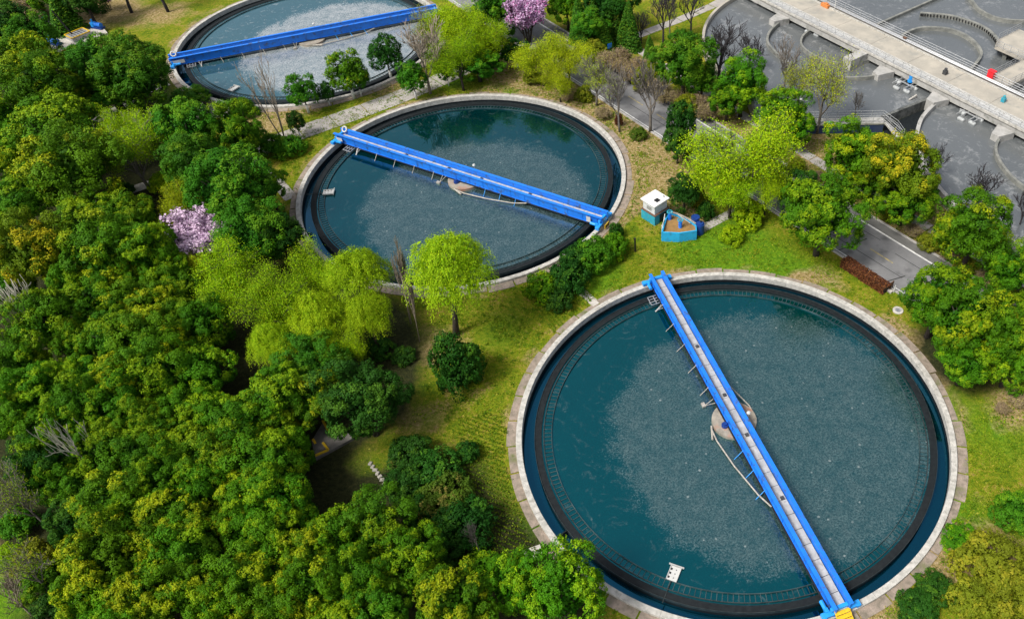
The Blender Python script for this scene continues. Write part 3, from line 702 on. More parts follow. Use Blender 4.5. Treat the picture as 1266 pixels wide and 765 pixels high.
# side walkway
t=thing('side_walkway','short pale concrete walkway branching from the long deck towards the right edge','walkway deck')
q=lambda u,v: dk(-51.6+v,100.6+u)
m=MB(); m.poly([q(0,-1.6)[:2],q(0,1.6)[:2],q(40,1.6)[:2],q(40,-1.6)[:2]],KZ-.4,KZ); m.poly([q(8.5,-1.62)[:2],q(8.5,-6.5)[:2],q(10.5,-7.5)[:2],q(16,-7.5)[:2],q(16,-1.62)[:2]][::-1],KZ-.4,KZ-.01)
m.build('deck',M['deckconc'],t)
m=MB(); m.poly([q(.1,1.05)[:2],q(.1,1.5)[:2],q(40,1.5)[:2],q(40,1.05)[:2]],KZ-1.3,KZ-.41); m.build('edge_beam',M['concrete'],t)
rail([q(.2,1.5),q(40,1.5)],KZ).build('railing',M['galv'],t); rail([q(.2,-1.5),q(8.4,-1.5),q(8.4,-6.3),q(10.5,-7.4),q(16,-7.4)],KZ,1.05,1.2).build('railing',M['galv'],t)
# brackets where guide walls meet the deck
def bracket(p,ln,wd,lb,name='deck_bracket'):
    s=DD.dot(p)
    m=MB(); a=dk(s-wd/2,92.85); b=dk(s+wd/2,92.85); c=dk(s+wd*.22,92.85-ln); d=dk(s-wd*.22,92.85-ln)
    m.poly([v[:2] for v in (d,c,b,a)],.2,1.85); o=m.build(name,M['concrete']); tag(o,lb,'bracket','concrete brackets along the near side of the long deck')
bracket(Vector((20.9,126.4,0)),2.6,2.6,'tapered concrete bracket at the upper end of the large half-circle guide wall')
bracket(Vector((34.5,110.2,0)),2.6,2.6,'tapered concrete bracket at the lower end of the large half-circle guide wall')
bracket(Vector((41.2,103.4,0)),2.4,2.8,'tapered concrete bracket where the right-hand ditch wall meets the deck')
bracket(Vector((47.9,95.3,0)),2.4,2.6,'tapered concrete bracket at the right edge of the photo')
m=MB(); s=-69.2; m.poly([v[:2] for v in (dk(s-.75,89.4),dk(s+.75,89.4),dk(s+.75,92.9),dk(s-.75,92.9))],.2,2.45); o=m.build('pier_block',M['concrete']); tag(o,'square concrete block sticking out below the deck inside the half circle','concrete block')
# floating aerators
def aerator(px,py,lb):
    p=at(px,py,WZ); t=thing('floating_aerator',lb,'aerator',p,math.atan2(DD.y,DD.x),'floating aerators in the grey water')
    for x,y in ((-.15,-2.3),(1.35,-1.9),(-.95,-.9),(1.5,-.4),(-1.2,.75),(1.3,1.15),(-.2,2.2),(1.4,2.5)):
        MB().tube([(x-.52,y,.1),(x-.42,y,.12),(x+.42,y,.12),(x+.52,y,.1)],[.13,.27,.27,.13],12).build('pontoon',M['float'],t,smooth=True)
    m=MB()
    for yy in (-.75,.75): m.bar((-1.6,yy,.42),(1.7,yy,.42),.16,.12)
    for xx in (-1.1,-.4,.9,1.5): m.bar((xx,-2.1,.42),(xx,2.2,.42),.12,.10)
    m.build('frame',M['galv'],t)
    m=MB().cyl((.3,.1,.45),.42,.28,18).cyl((.3,.1,.73),.30,.7,18); mo=m.build('motor',M['lblue'],t)
    MB().cyl((.3,.1,1.43),.24,.14,16).build('motor_cap',M['dblue'],mo)
    MB().tube([(1.6,2.4,.3),(1.9,3.4,.25),(2.2,4.6,.9)],.035,6).build('cable',M['black'],t)
aerator(1122,104,'floating aerator with blue motor, left of the two below the long deck')
aerator(1202,142,'floating aerator with blue motor, right of the two below the long deck')
aerator(1012,36,'floating aerator half under the long deck near the top')
# things on the deck
def on_deck(name,px,py,lb,cat,m,mb):
    o=mb.build(name,M[m],bevel=.02); o.location=at(px,py,KZ+.01); o.rotation_euler=(0,0,math.atan2(DD.y,DD.x)); return tag(o,lb,cat)
t=thing('control_cabinet','bright red cabinet on the far edge of the long deck','cabinet',at(1224,98,KZ),math.atan2(DD.y,DD.x))
MB().box((0,0,.62),(.95,.7,1.15)).build('body',M['red'],t,bevel=.03); MB().box((0,0,1.24),(1.05,.8,.08)).build('roof',M['red'],t); MB().box((0,-.355,.62),(.8,.015,.95)).build('door',M['red'],t)
on_deck('machine_cover',1020,9,'small orange machine cover on the deck near the top edge','machine','orange',MB().box((0,0,.25),(1.5,.55,.5)).box((.2,0,.6),(.6,.4,.25)))
on_deck('valve_box',1168,92,'small dark valve box on the deck between the two aerators','box','tarp',MB().box((0,0,.3),(.6,.5,.6)).cyl((0,0,.6),.22,.3,12))
on_deck('valve_box',1240,126,'small teal valve box on the deck near the right edge','box','teal',MB().box((0,0,.3),(.55,.5,.6)).cyl((0,0,.6),.2,.3,12))
on_deck('valve_box',1118,51,'small brown valve box on the far edge of the deck','box','rust',MB().box((0,0,.25),(.5,.4,.5)).box((0,0,.56),(.6,.5,.08)))
t=thing('lamp_column','thin white lamp column on the far edge of the deck near the top','lamp column',at(1032,12,KZ))
MB().tube([(0,0,0),(0,0,5.2)],[.07,.045],8).build('pole',M['white'],t); MB().tube([(0,0,5.15),(.7,.2,5.35)],[.04,.04],6).box((.8,.22,5.34),(.5,.16,.07)).build('lamp_head',M['galv'],t)
t=thing('gauge_post','turquoise gauge post on the railed service walkway','post',at(1022,165,1.52))
MB().tube([(0,0,0),(0,0,1.2)],.06,8).build('post',M['teal'],t); MB().box((0,0,1.4),(.55,.4,.5)).build('gauge_box',M['teal'],t)
t=thing('hoist_post','pale hoist post at the left end of the service walkway','post',at(988,140,1.5))
MB().tube([(0,0,0),(0,0,1.9)],.07,8).tube([(0,0,1.85),(.9,0,1.85)],.05,8).build('post',M['galv'],t); MB().cyl((0,0,1.9),.16,.22,12).build('cap',M['white'],t)
for px,py,an,lb in ((1084,95,.5,'short pale stub pipe beside the lower end of the large half circle'),(1104,86,.2,'short pale stub pipe under the deck by the large half circle'),(1128,123,.6,'short pale stub pipe left of the right-hand ditch wall'),(1166,127,-.5,'short pale stub pipe right of the chamber corner'),(1232,168,.5,'short pale stub pipe beside the curved guide wall at the right edge'),(1184,117,.3,'short pale stub pipe under the deck, above the right aerator')):
    q_=at(px,py,WZ); o=MB().tube([(-.7,0,.15),(.7,0,.45)],.11,8).tube([(.7,0,.45),(.7,0,-.5)],.07,8).build('stub_pipe',M['slab']); o.location=q_; o.rotation_euler=(0,0,an); tag(o,lb,'pipe')

# ------------------------------------------------------------------ valve house between the two near tanks
p0=at(809.5,279.5); pl=at(793,269); pr_=at(829.5,272)
ux=(pl-p0).normalized(); a=math.atan2(ux.y,ux.x)
W1=(pl-p0).length; W2=2.45
t=thing('valve_house','small white flat-roofed valve house on a teal base beside the blue pit','valve house',p0,a)       # local x runs along the left face, local -y away from the camera
m=MB(); m.box((W1/2,-W2/2,.66),(W1,W2,1.32)); m.build('base',M['teal'],t)
MB().box((W1/2,-W2/2,1.35),(W1+.06,W2+.06,.055)).build('ledge',M['rust'],t)
h=MB().box((W1/2+.05,-W2/2,2.0),(W1-.35,W2-.45,1.24)).build('wall',M['box'],t)
MB().box((W1/2+.05,-W2/2,2.70),(W1+.12,W2+.0,.15)).build('roof',M['roofw'],t,bevel=.02)
MB().box((W1/2-.42,-W2/2+.12,2.782),(.62,.62,.02)).build('hatch_opening',M['black'],t)
MB().cyl((W1/2-.5,-W2+.35,2.778),.09,.16,12).build('vent',M['galv'],t)
MB().box((-.012,-W2*.55,.62),(.03,1.1,1.15)).build('door_opening',M['black'],t)
MB().box((W1*.5,.0+.012-.20+.0,1.95),(.7,.03,.5)).build('louvre',M['galv'],t)
MB().tube([(W1-.1,-W2*.2,2.2),(W1+.12,-W2*.2,2.2),(W1+.12,-W2*.2,.2)],.05,8).build('drain_pipe',M['galv'],t)
# blue pit
o8=[at(x,y,1.3) for x,y in ((818.5,287),(840,288),(861,285),(860,277),(851,271),(838,265),(829,262.5),(823,271))]
t=thing('valve_pit','open bright blue walled pit with brown floor and two valves, right of the valve house','pit')
cen=sum(o8,Vector())/8
m=MB(); pts=[Vector((p.x,p.y,0)) for p in o8]+[Vector((o8[0].x,o8[0].y,0))]
wall(m,pts,.16,-.1,1.32); m.build('pit_wall',M['cyan'],t)
MB().sheet([(cen.x+(p.x-cen.x)*.99,cen.y+(p.y-cen.y)*.99) for p in o8],.98).build('pit_floor',M['soilpit'],t)
m=MB(); e=[p for p in pts[3:7]]; wall(m,[Vector((p.x,p.y,0)) for p in e],.2,1.33,1.40); m.build('coping',M['steel'],t)
for x,y in ((841,281),(828,271)):
    q_=at(x,y,.98); v=MB().cyl((q_.x,q_.y,.9),.22,.85,14).cyl((q_.x,q_.y,1.75),.08,.3,8).build('valve',M['blue'],t)
    MB().lathe([(.26,2.02),(.34,2.02),(.34,2.09),(.26,2.09)],20,c=(q_.x,q_.y)).bar((q_.x-.3,q_.y,2.05),(q_.x+.3,q_.y,2.05),.05,.04).build('handwheel',M['teal'],v)
t=thing('pit_gate','white and dark blue gate with a Z-shaped brace at the left end of the pit','gate')
a_=at(818,291,.5); b_=at(822,276,.5); m=MB(); m.bar((a_.x,a_.y,.1),(a_.x,a_.y,1.9),.07,.07); m.bar((b_.x,b_.y,.1),(b_.x,b_.y,1.9),.07,.07); m.bar((a_.x,a_.y,1.85),(b_.x,b_.y,1.2),.07,.07); m.bar((a_.x,a_.y,.95),(b_.x,b_.y,1.9),.06,.06); m.bar((a_.x,a_.y,.95),(b_.x,b_.y,.9),.06,.06); m.build('frame',M['white'],t)
m=MB(); m.bar((a_.x+.05,a_.y,.55),(b_.x+.05,b_.y,.55),.05,.8); m.build('panel',M['dblue'],t)
t=thing('blue_tank','dark blue upright drum at the right end of the blue pit','drum',at(865,288))
MB().cyl((0,0,0),.52,1.35,20).cyl((0,0,1.35),.40,.14,20).build('drum',M['dblue'],t); MB().cyl((-.5,.9,.3),.5,1.35,18).build('drum',M['dblue'],t); MB().cyl((.1,.15,1.49),.1,.18,10).build('cap',M['black'],t)
MB().tube([at(838,265,1.36),at(846,271,1.36),at(853,276,1.36)],.06,8).build('pit_pipe',M['steel']); tag(bpy.data.objects['pit_pipe'],'pale pipe lying across the back edge of the blue pit','pipe')
t=thing('marker_post','slim black post on the lawn between the middle and nearest tanks','post',at(785.5,311))
MB().tube([(0,0,0),(0,0,1.85)],.10,10).build('post',M['black'],t); MB().cyl((0,0,1.85),.13,.10,10).build('cap',M['black'],t)

# manhole on the lawn
t=thing('manhole','round manhole with pale concrete collar on the grass near the road','manhole',(24.58,61.14,0)); t.scale=(.65,.65,1)
MB().lathe([(.52,-.1),(.85,-.1),(.85,.10),(.52,.12)],40).build('collar',M['slab'],t); MB().cyl((0,0,.02),.5,.07,32).build('cover',M['galv'],t)
m=MB()
for i in range(5): m.box((0,-.3+.15*i,.098),(.5,.04,.012))
m.build('grip_pattern',M['tarp'],t)
# end post and plate by the hedge
t=thing('hedge_end_board','brown board on a white kerb block at the lower end of the red hedge','board',at(1100,361),math.atan2(RD.y,RD.x))
MB().box((-.3,.35,.5),(.08,1.0,.9)).build('board',M['rust'],t); MB().box((0,0,.12),(.5,.35,.24)).build('block',M['slab'],t); MB().tube([(.3,.3,0),(.3,.3,1.0)],.06,8).build('post',M['white'],t)
for px,py,lb in ((754,66,'small blue sign board beside the road in the upper middle'),(879,136,'small blue sign board among brown shrubs beside the road')):
    t=thing('road_sign',lb,'sign',at(px,py),.6); MB().tube([(0,0,0),(0,0,1.3)],.05,8).build('post',M['galv'],t); MB().box((0,-.06,1.2),(.7,.04,.8)).build('board',M['blue'],t)

# ------------------------------------------------------------------ pump platform at top left
t=thing('pump_platform','pale concrete platform with yellow edges at the top left, behind the round trees','platform')
c4=[at(x,y,.5) for x,y in ((70,67),(133,41),(121,27),(50,55))]
MB().poly([p[:2] for p in c4],-.1,.5).build('slab',M['slab'],t)
m=MB(); m.bar(c4[0]+Vector((0,0,.06)),c4[3]+Vector((0,0,.06)),.18,.16); m.bar(c4[0].lerp(c4[1],.1)+Vector((0,0,.06)),c4[0].lerp(c4[1],.5)+Vector((0,0,.06)),.16,.16); m.build('edging',M['yellow'],t)
ax=(c4[1]-c4[0]).normalized(); an=math.atan2(ax.y,ax.x)
def pump(f,g,lb):
    p=c4[0].lerp(c4[1],f).lerp(c4[3].lerp(c4[2],f),g); t=thing('pump',lb,'pump',(p.x,p.y,.5),an+.3)
    MB().box((0,0,.14),(.9,2.0,.24)).build('bedplate',M['dblue'],t); MB().tube([(0,-.8,.6),(0,.3,.6)],.34,16).build('motor',M['blue'],t); MB().cyl((0,.7,.25),.42,.6,16).build('casing',M['lblue'],t)
    MB().tube([(0,.7,.85),(0,.7,1.35)],.14,10).build('outlet',M['lblue'],t)
pump(.93,.55,'blue pump at the right end of the top-left platform'); pump(.16,.62,'blue pump at the left end of the top-left platform')
p=c4[0].lerp(c4[1],.55).lerp(c4[3].lerp(c4[2],.55),.45)
t=thing('screening_machine','grey and yellow machine with a tall dark mast in the middle of the top-left platform','machine',(p.x,p.y,.5),an)
MB().box((0,0,.35),(2.8,2.0,.6)).build('hopper',M['galv'],t); m=MB()
for s in (-1,1): m.bar((-1.4,s*1.05,.72),(1.4,s*1.05,.72),.12,.12); m.bar((s*1.45,-1,.72),(s*1.45,1,.72),.12,.12)
m.build('frame',M['yellow'],t); MB().bar((-.6,.4,.6),(-1.2,1.4,4.4),.16,.16).build('mast',M['black'],t)
m=MB()
for i in range(5): m.box((-.9+.45*i,0,.66),(.12,1.7,.05))
m.build('grate',M['tarp'],t)
t=thing('tool_bench','small pale bench by the teal shelter left of the pump platform','bench',at(57,37),.5); MB().box((0,0,.55),(2.2,.9,.1)).build('top',M['slab'],t)
for s in (-1,1): MB().box((s*.85,0,.25),(.12,.7,.5)).build('leg',M['slab'],t)
t=thing('shelter','low teal-roofed shelter left of the pump platform','shelter',at(48,33),.2); MB().poly([(-1.7,-.7),(1.7,-.7),(1.7,.7),(-1.7,.7)],1.5,1.62).build('roof',M['teal'],t)
for x,y in ((-1.5,-.5),(1.5,-.5),(-1.5,.5),(1.5,.5)): MB().box((x,y,.75),(.1,.1,1.5)).build('post',M['galv'],t)
# covered pit beside the farthest tank
p=at(258,141); t=thing('covered_pit','low pit with dark grey covers and pale frames beside the farthest tank','pit cover',p,.25)
MB().box((0,0,.3),(5.6,2.6,.6)).build('pit_wall',M['concrete'],t)
m=MB()
for i in range(3): m.box((-1.85+1.85*i,0,.66),(1.6,2.3,.12))
m.build('cover',M['tarp'],t)
m=MB()
for i in range(4): m.bar((-2.8+1.87*i,-1.35,.66),(-2.5+1.87*i,1.35,.95),.16,.14)
m.build('frame',M['slab'],t)
# terrace in the shade of the wood
t=thing('terrace','small shaded paved terrace edged in yellow inside the left wood','terrace')
c6=[at(x,y,.3) for x,y in ((390,567),(437,541),(427,532),(411,541),(400,520),(385,545))]
MB().poly([p[:2] for p in c6],-.1,.3).build('paving',M['terrace'],t)
m=MB()
for q0,q1 in (((390,563),(406,556)),((406,556),(399,547)),((399,520),(410,539)),((387,543),(390,548))): m.bar(at(*q0,.34),at(*q1,.34),.20,.16)
m.build('edging',M['yellow'],t)
rr=random.Random(4)
for i in range(7):
    f=i/6; p=at(458+18*f,573+24*f); m=MB().box((0,0,.06),(.42+.1*rr.random(),.34,.16),rr.random(),.8); o=m.build('edging_stone',M['stone'],bevel=.04); o.location=p; o.rotation_euler=(0,0,rr.random()*3)
    tag(o,'pale stone in the short row of edging stones inside the left wood','stone','row of edging stones in the left wood')
# ------------------------------------------------------------------ vegetation: builders
def unit(a): return a/np.maximum(np.linalg.norm(a,axis=-1,keepdims=True),1e-9)
def leaves(P,N,size,asp,rng,young=None,tilt=0.8,hang=None,tone=None):
    """one small rhombic leaf spray per point"""
    n_=len(P); N=unit(unit(N)+tilt*rng.normal(size=(n_,3))*.6)
    t=rng.normal(size=(n_,3)) if hang is None else hang+rng.normal(size=(n_,3))*.25
    t=unit(t-N*(t*N).sum(1,keepdims=True)); b_=np.cross(N,t)
    s=(size*rng.uniform(.65,1.35,n_))[:,None]
    V=np.stack([P-t*s*.5, P+b_*s*asp*.5+N*s*.06, P+t*s*.5, P-b_*s*asp*.5+N*s*.06],1).reshape(-1,3)
    F=np.arange(4*n_).reshape(-1,4)
    r=rng.beta(2,2,n_) if tone is None else np.clip(.68*tone+.32*rng.random(n_),0,1); y=np.zeros(n_) if young is None else young
    T=np.repeat(np.stack([r,y,rng.random(n_),np.ones(n_)],1),4,0)
    return V,F,T
def leaf_mesh(name,parts,m):
    V=np.concatenate([p[0] for p in parts]); T=np.concatenate([p[2] for p in parts]); o=0; Fs=[]
    for p in parts: Fs.append(p[1]+o); o+=len(p[0])
    return np_mesh(name,V,np.concatenate(Fs),m,T)
def sph(rng,n_,zmin=-1.0):
    z=rng.uniform(zmin,1,n_); a=rng.uniform(0,2*np.pi,n_); r=np.sqrt(1-z*z); return np.stack([r*np.cos(a),r*np.sin(a),z],1)
def crown_puffy(name,m,seed,R,Hc,vz,nl=42,ns=8,nleaf=34,lobe=(.25,.36),size=.26,zmin=-.45,yp=.4,jit=.10,fill=900,asp=.55,nt=10):
    """broccoli crown: boughs over a dome, shoots over each bough, leaf sprays over each shoot"""
    rng=np.random.default_rng(seed)
    i=np.arange(nl)+.5; z=1-(1-zmin)*i/nl; a=np.pi*(1+5**.5)*i+seed; r=np.sqrt(np.maximum(0,1-z*z)); D=np.stack([r*np.cos(a),r*np.sin(a),z],1)
    D=unit(D+rng.normal(size=D.shape)*.16)
    # uneven outline: a few broad swells
    W=unit(rng.normal(size=(5,3))); sw=1+ (np.clip(D@W.T,0,1)**3)@rng.uniform(-.16,.20,5)
    k=(1-lobe[1]*.75)*sw*(1+rng.normal(size=nl)*jit)
    C=D*k[:,None]*np.array([R,R,vz])+np.array([0,0,Hc])
    lr=R*rng.uniform(lobe[0],lobe[1],nl)
    # each bough keeps its shoots on its outer, upper side
    B=unit(D*np.array([1,1,1.2])+np.array([0,0,.35]))
    S=unit(B[:,None]+.85*sph(rng,nl*ns).reshape(nl,ns,3)*1.0); sc=C[:,None]+S*(lr[:,None,None]*.66); sr=lr[:,None]*rng.uniform(.46,.70,(nl,ns))
    # every shoot is a handful of tufts, every tuft a rosette of leaf sprays
    up=unit(S+np.array([0,0,.6])); sh=(nl,ns)
    TD=unit(S[:,:,None]*.75+.95*sph(rng,nl*ns*nt).reshape(nl,ns,nt,3)); TC=sc[:,:,None]+TD*(sr[...,None,None]*rng.uniform(.55,1.0,(nl,ns,nt,1)))
    Q=unit(TD[:,:,:,None]*.8+sph(rng,nl*ns*nt*nleaf).reshape(nl,ns,nt,nleaf,3)); tr_=sr[:,:,None]*rng.uniform(.30,.52,(nl,ns,nt))
    P=TC[:,:,:,None]+Q*(tr_[...,None,None]*rng.uniform(.55,1.1,(nl,ns,nt,nleaf,1)))
    fl=((rng.random((nl,1))<yp)*(rng.random(sh)<.8)+(rng.random(sh)<yp*.3)).clip(0,1)
    g=np.clip(.15+.95*(TD*up[:,:,None]).sum(-1),0,1)*rng.uniform(.35,1.0,(nl,ns,nt))*fl[:,:,None]
    y=(g[...,None]*np.clip(.45+.6*(Q*np.array([0,0,1.])).sum(-1)+.25*rng.normal(size=Q.shape[:-1]),0,1)).ravel()
    N_=(Q*.75+TD[:,:,:,None]*.45+np.array([0,0,.25])).reshape(-1,3)
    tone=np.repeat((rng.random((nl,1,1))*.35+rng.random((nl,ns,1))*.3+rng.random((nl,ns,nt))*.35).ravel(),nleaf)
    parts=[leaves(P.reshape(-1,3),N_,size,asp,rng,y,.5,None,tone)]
    d=sph(rng,fill); q=d*np.array([R,R,vz])*(.66*rng.random((fill,1))**.4)+np.array([0,0,Hc]); parts.append(leaves(q,d,size*2.0,.8,rng,None,1.2,None,np.zeros(fill)))  # inner fill leaves get the darkest tone: painted shade for the crown's gaps
    V,F,T=parts[0]
    keep_=V.reshape(-1,4,3)[:,:,2].min(1)>.02
    if not keep_.all():
        V=V.reshape(-1,4,3)[keep_].reshape(-1,3); T=T.reshape(-1,4,4)[keep_].reshape(-1,4); F=np.arange(len(V)).reshape(-1,4); parts[0]=(V,F,T)
    return leaf_mesh(name,parts,m)
def trunk_mesh(name,m,seed,H,r,spread,nl=6,lean=.25):
    rng=random.Random(seed); mb=MB(); x=y=0; pts=[(0,0,-.1)]; 
    for i in range(1,5): x+=rng.uniform(-lean,lean)*.4; y+=rng.uniform(-lean,lean)*.4; pts.append((x,y,H*.62*i/4))
    mb.tube(pts,[r*1.35,r,r*.9,r*.8,r*.62],9)
    for i in range(nl):
        f=rng.uniform(.45,1); j=min(3,int(f*4)); p=Vector(pts[j]).lerp(Vector(pts[j+1]),f*4-j if f<1 else 1)
        a=2*math.pi*i/nl+rng.uniform(-.4,.4); q=p+Vector((math.cos(a)*spread*.75,math.sin(a)*spread*.75,H*rng.uniform(.14,.30))); mid=p.lerp(q,.5)+Vector((0,0,-.05*H))
        mb.tube([p,mid,q],[r*.5,r*.33,r*.12],6)
        for k in range(2):
            q2=mid+Vector((rng.uniform(-1,1)*spread*.4,rng.uniform(-1,1)*spread*.4,H*.16)); mb.tube([mid,mid.lerp(q2,.5)+Vector((0,0,.1)),q2],[r*.26,r*.18,r*.07],5)
    return mb.mesh(name,m,True)
def grow(mb,p,d,L_,r,lev,mx,rng,segs,up,spr,nch,shr,rmin):
    pts=[p]; rad=[r]; q=p.copy(); dd=d.copy(); n_=4
    for i in range(n_):
        w0=.05 if lev==0 else .13; dd=(dd+Vector((rng.gauss(0,w0),rng.gauss(0,w0),rng.gauss(0,.08)+up))).normalized(); q=q+dd*(L_/n_); pts.append(q.copy()); rad.append(max(rmin,r*(1-.5*(i+1)/n_)))
    mb[0 if lev==0 else 1].tube(pts,rad,8 if lev==0 else (5 if lev<3 else 3),lev<2)
    if lev>=mx-1: segs.append((lev,pts))
    if lev==mx: return
    k=nch if lev else nch+1
    for i in range(k):
        f=.35+.65*(i+rng.random()*.7)/k if lev else .45+.55*(i+rng.random()*.5)/k
        j=min(n_-1,int(f*n_)); b0=pts[j].lerp(pts[j+1],f*n_-j)
        a=2.4*i+rng.uniform(-.5,.5)+lev; ax=dd.orthogonal().normalized(); ax=Matrix.Rotation(a,3,dd)@ax
        nd=(dd*math.cos(spr)+ax*math.sin(spr)*rng.uniform(.75,1.25)).normalized()
        grow(mb,b0,nd,L_*shr*rng.uniform(.8,1.2),max(rmin,r*.52),lev+1,mx,rng,segs,up,spr,nch,shr,rmin)
def skeleton(seed,H,r,mx=4,up=.10,spr=.62,nch=4,shr=.62,first=.42,stems=1,rmin=.022,lean=.0):
    rng=random.Random(seed); mb=(MB(),MB()); segs=[]
    for s in range(stems):
        a=2*math.pi*s/max(1,stems)+seed; d=Vector((math.cos(a)*(.30 if stems>1 else lean),math.sin(a)*(.30 if stems>1 else lean),1)).normalized()
        grow(mb,Vector((math.cos(a)*.12*(stems>1),math.sin(a)*.12*(stems>1),-.1)),d,H*first,r,0,mx,rng,segs,up,spr,nch,shr,rmin)
    zt=max(q.z for _,ps in segs for q in ps); k=H/zt
    for b_ in mb: b_.v=[(x*k,y*k,z*k) for x,y,z in b_.v]
    return mb,[(lv,[q*k for q in ps]) for lv,ps in segs]
def leafy_on(segs,rng,per,spread,size,asp,yp,frac=1.0,up=.3,last_only=False):
    P=[]
    for lv,ps in segs:
        if rng.random()>frac: continue
        A=np.array(ps); m_=per; f=rng.uniform(.25,1,m_)*(len(A)-1); j=np.minimum(f.astype(int),len(A)-2); P.append(A[j]+(A[j+1]-A[j])*(f-j)[:,None]+rng.normal(size=(m_,3))*spread)
    P=np.concatenate(P); N=rng.normal(size=P.shape)*.7+np.array([0,0,up]); return leaves(P,N,size,asp,rng,(rng.random(len(P))<yp)*rng.random(len(P)),.8)
def willow_crown(name,m,seed,R,H,ns=520,nl=40):
    rng=np.random.default_rng(seed); 
    # several rounded heads, long soft strands falling from each
    nh=19; a_=np.arange(nh)*2.4+seed; q_=np.sqrt((np.arange(nh)+.3)/nh)*.68
    heads=np.stack([np.cos(a_)*q_*R,np.sin(a_)*q_*R,H*(.85-.44*q_**1.5)+rng.normal(size=nh)*.25],1); hr=R*rng.uniform(.23,.37,nh)
    w_=rng.integers(0,nh,ns); d=sph(rng,ns,-.1); S=heads[w_]+d*hr[w_][:,None]*np.array([1,1,.62])
    Ln=rng.uniform(.35,1.7,ns)*H/9*(1.25-.5*d[:,2]); out=unit(d*np.array([1,1,0])+1e-6)
    f=rng.random((ns,nl)); P=S[:,None]+out[:,None]*(np.sin(np.minimum(f*2.2,1.57))*.42*Ln[:,None]*.55)[...,None]; P[...,2]-=(f**1.5)*Ln[:,None]-.10*np.sin(f*3.1)
    P=P.reshape(-1,3)+rng.normal(size=(ns*nl,3))*.16
    hang=np.tile(np.array([0,0,-1.]),(len(P),1))+np.repeat(out,nl,0)*.35
    N=np.repeat(d,nl,0)+np.array([0,0,.6]); tf=np.repeat(rng.random(ns),nl)
    A=leaves(P,N,.18,.32,rng,np.clip(rng.random(len(P))*tf*1.1,0,1),.7,hang,np.repeat(.6*rng.random(nh)[w_]+.4*rng.random(ns),nl))
    q=heads[rng.integers(0,nh,900)]+sph(rng,900)*.25*R; B=leaves(q,rng.normal(size=q.shape)+[0,0,.5],.4,.4,rng,None,1.)
    ok=(A[0].reshape(-1,4,3)[:,:,2].min(1)>.3)
    V=A[0].reshape(-1,4,3)[ok].reshape(-1,3); T=A[2].reshape(-1,4,4)[ok].reshape(-1,4)
    return leaf_mesh(name,[(V,np.arange(len(V)).reshape(-1,4),T),B],m)
def conifer_crown(name,m,seed,R,H):
    rng=np.random.default_rng(seed); n_=7500; h=rng.random(n_)**1.5; lay=np.floor(h*13)/13+.02*rng.normal(size=n_); a=rng.integers(0,11,n_)*2*np.pi/11+rng.normal(size=n_)*.22+np.floor(h*13)*1.3
    rr=R*(1-lay)**.8*(.35+.65*np.sqrt(rng.random(n_)))*(1+.18*np.sin(a*3+seed)); z=H*(.06+.94*lay)-rr*.22
    P=np.stack([rr*np.cos(a),rr*np.sin(a),np.maximum(z,.1)],1); N=np.stack([np.cos(a)*.6,np.sin(a)*.6,np.ones(n_)],1)
    return leaf_mesh(name,[leaves(P,N,.30,.45,rng,(rng.random(n_)<.25)*rng.random(n_),.7)],m)

PROTO={}
def proto(kind,R0,H0,Hc,cat,name,parts): PROTO.setdefault(kind,[]).append((R0,H0,Hc,cat,name,parts))
def tree_proto(kind,crown,trunk,R0,H0,Hc,cat='tree',name='tree',lime=None,crown_name='crown',mat_=None,extra=()):
    ps=[]
    if trunk is not None: ps.append(('trunk',trunk,None))
    ps.append((crown_name,crown,mat_))
    if lime: ps.append(('limewash',lime,None))
    ps+=list(extra); proto(kind,R0,H0,Hc,cat,name,ps)

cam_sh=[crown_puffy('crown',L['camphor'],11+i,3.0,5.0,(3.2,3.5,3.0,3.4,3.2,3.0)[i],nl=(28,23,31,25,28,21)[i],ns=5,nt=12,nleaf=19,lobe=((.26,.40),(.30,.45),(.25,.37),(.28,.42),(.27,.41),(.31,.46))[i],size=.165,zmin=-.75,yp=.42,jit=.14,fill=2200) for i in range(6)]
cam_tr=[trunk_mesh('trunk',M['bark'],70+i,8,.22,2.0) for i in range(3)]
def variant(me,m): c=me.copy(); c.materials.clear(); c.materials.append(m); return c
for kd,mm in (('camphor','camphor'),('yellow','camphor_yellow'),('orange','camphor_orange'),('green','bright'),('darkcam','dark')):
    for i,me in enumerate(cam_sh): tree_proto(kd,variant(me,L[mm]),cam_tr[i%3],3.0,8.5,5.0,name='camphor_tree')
lime=MB().tube([(0,0,-.05),(0,0,1.0)],[.155,.125],10).mesh('limewash',M['lime'],True)
for i in range(3):
    me=crown_puffy('crown',L['bright'],41+i,1.6,2.75,(1.75,1.95,1.6)[i],nl=22,ns=5,nt=9,nleaf=11,lobe=(.30,.44),size=.14,zmin=-.7,yp=.2,fill=500)
    tr=trunk_mesh('trunk',M['bark'],90+i,4.2,.09,.9,5,.08)
    tree_proto('small',me,tr,1.6,4.6,2.75,name='small_tree',lime=lime); tree_proto('smalldark',variant(me,L['dark']),tr,1.6,4.6,2.75,name='small_tree',lime=lime); tree_proto('smallyellow',variant(me,L['camphor_yellow']),tr,1.6,4.6,2.75,name='small_tree',lime=lime)
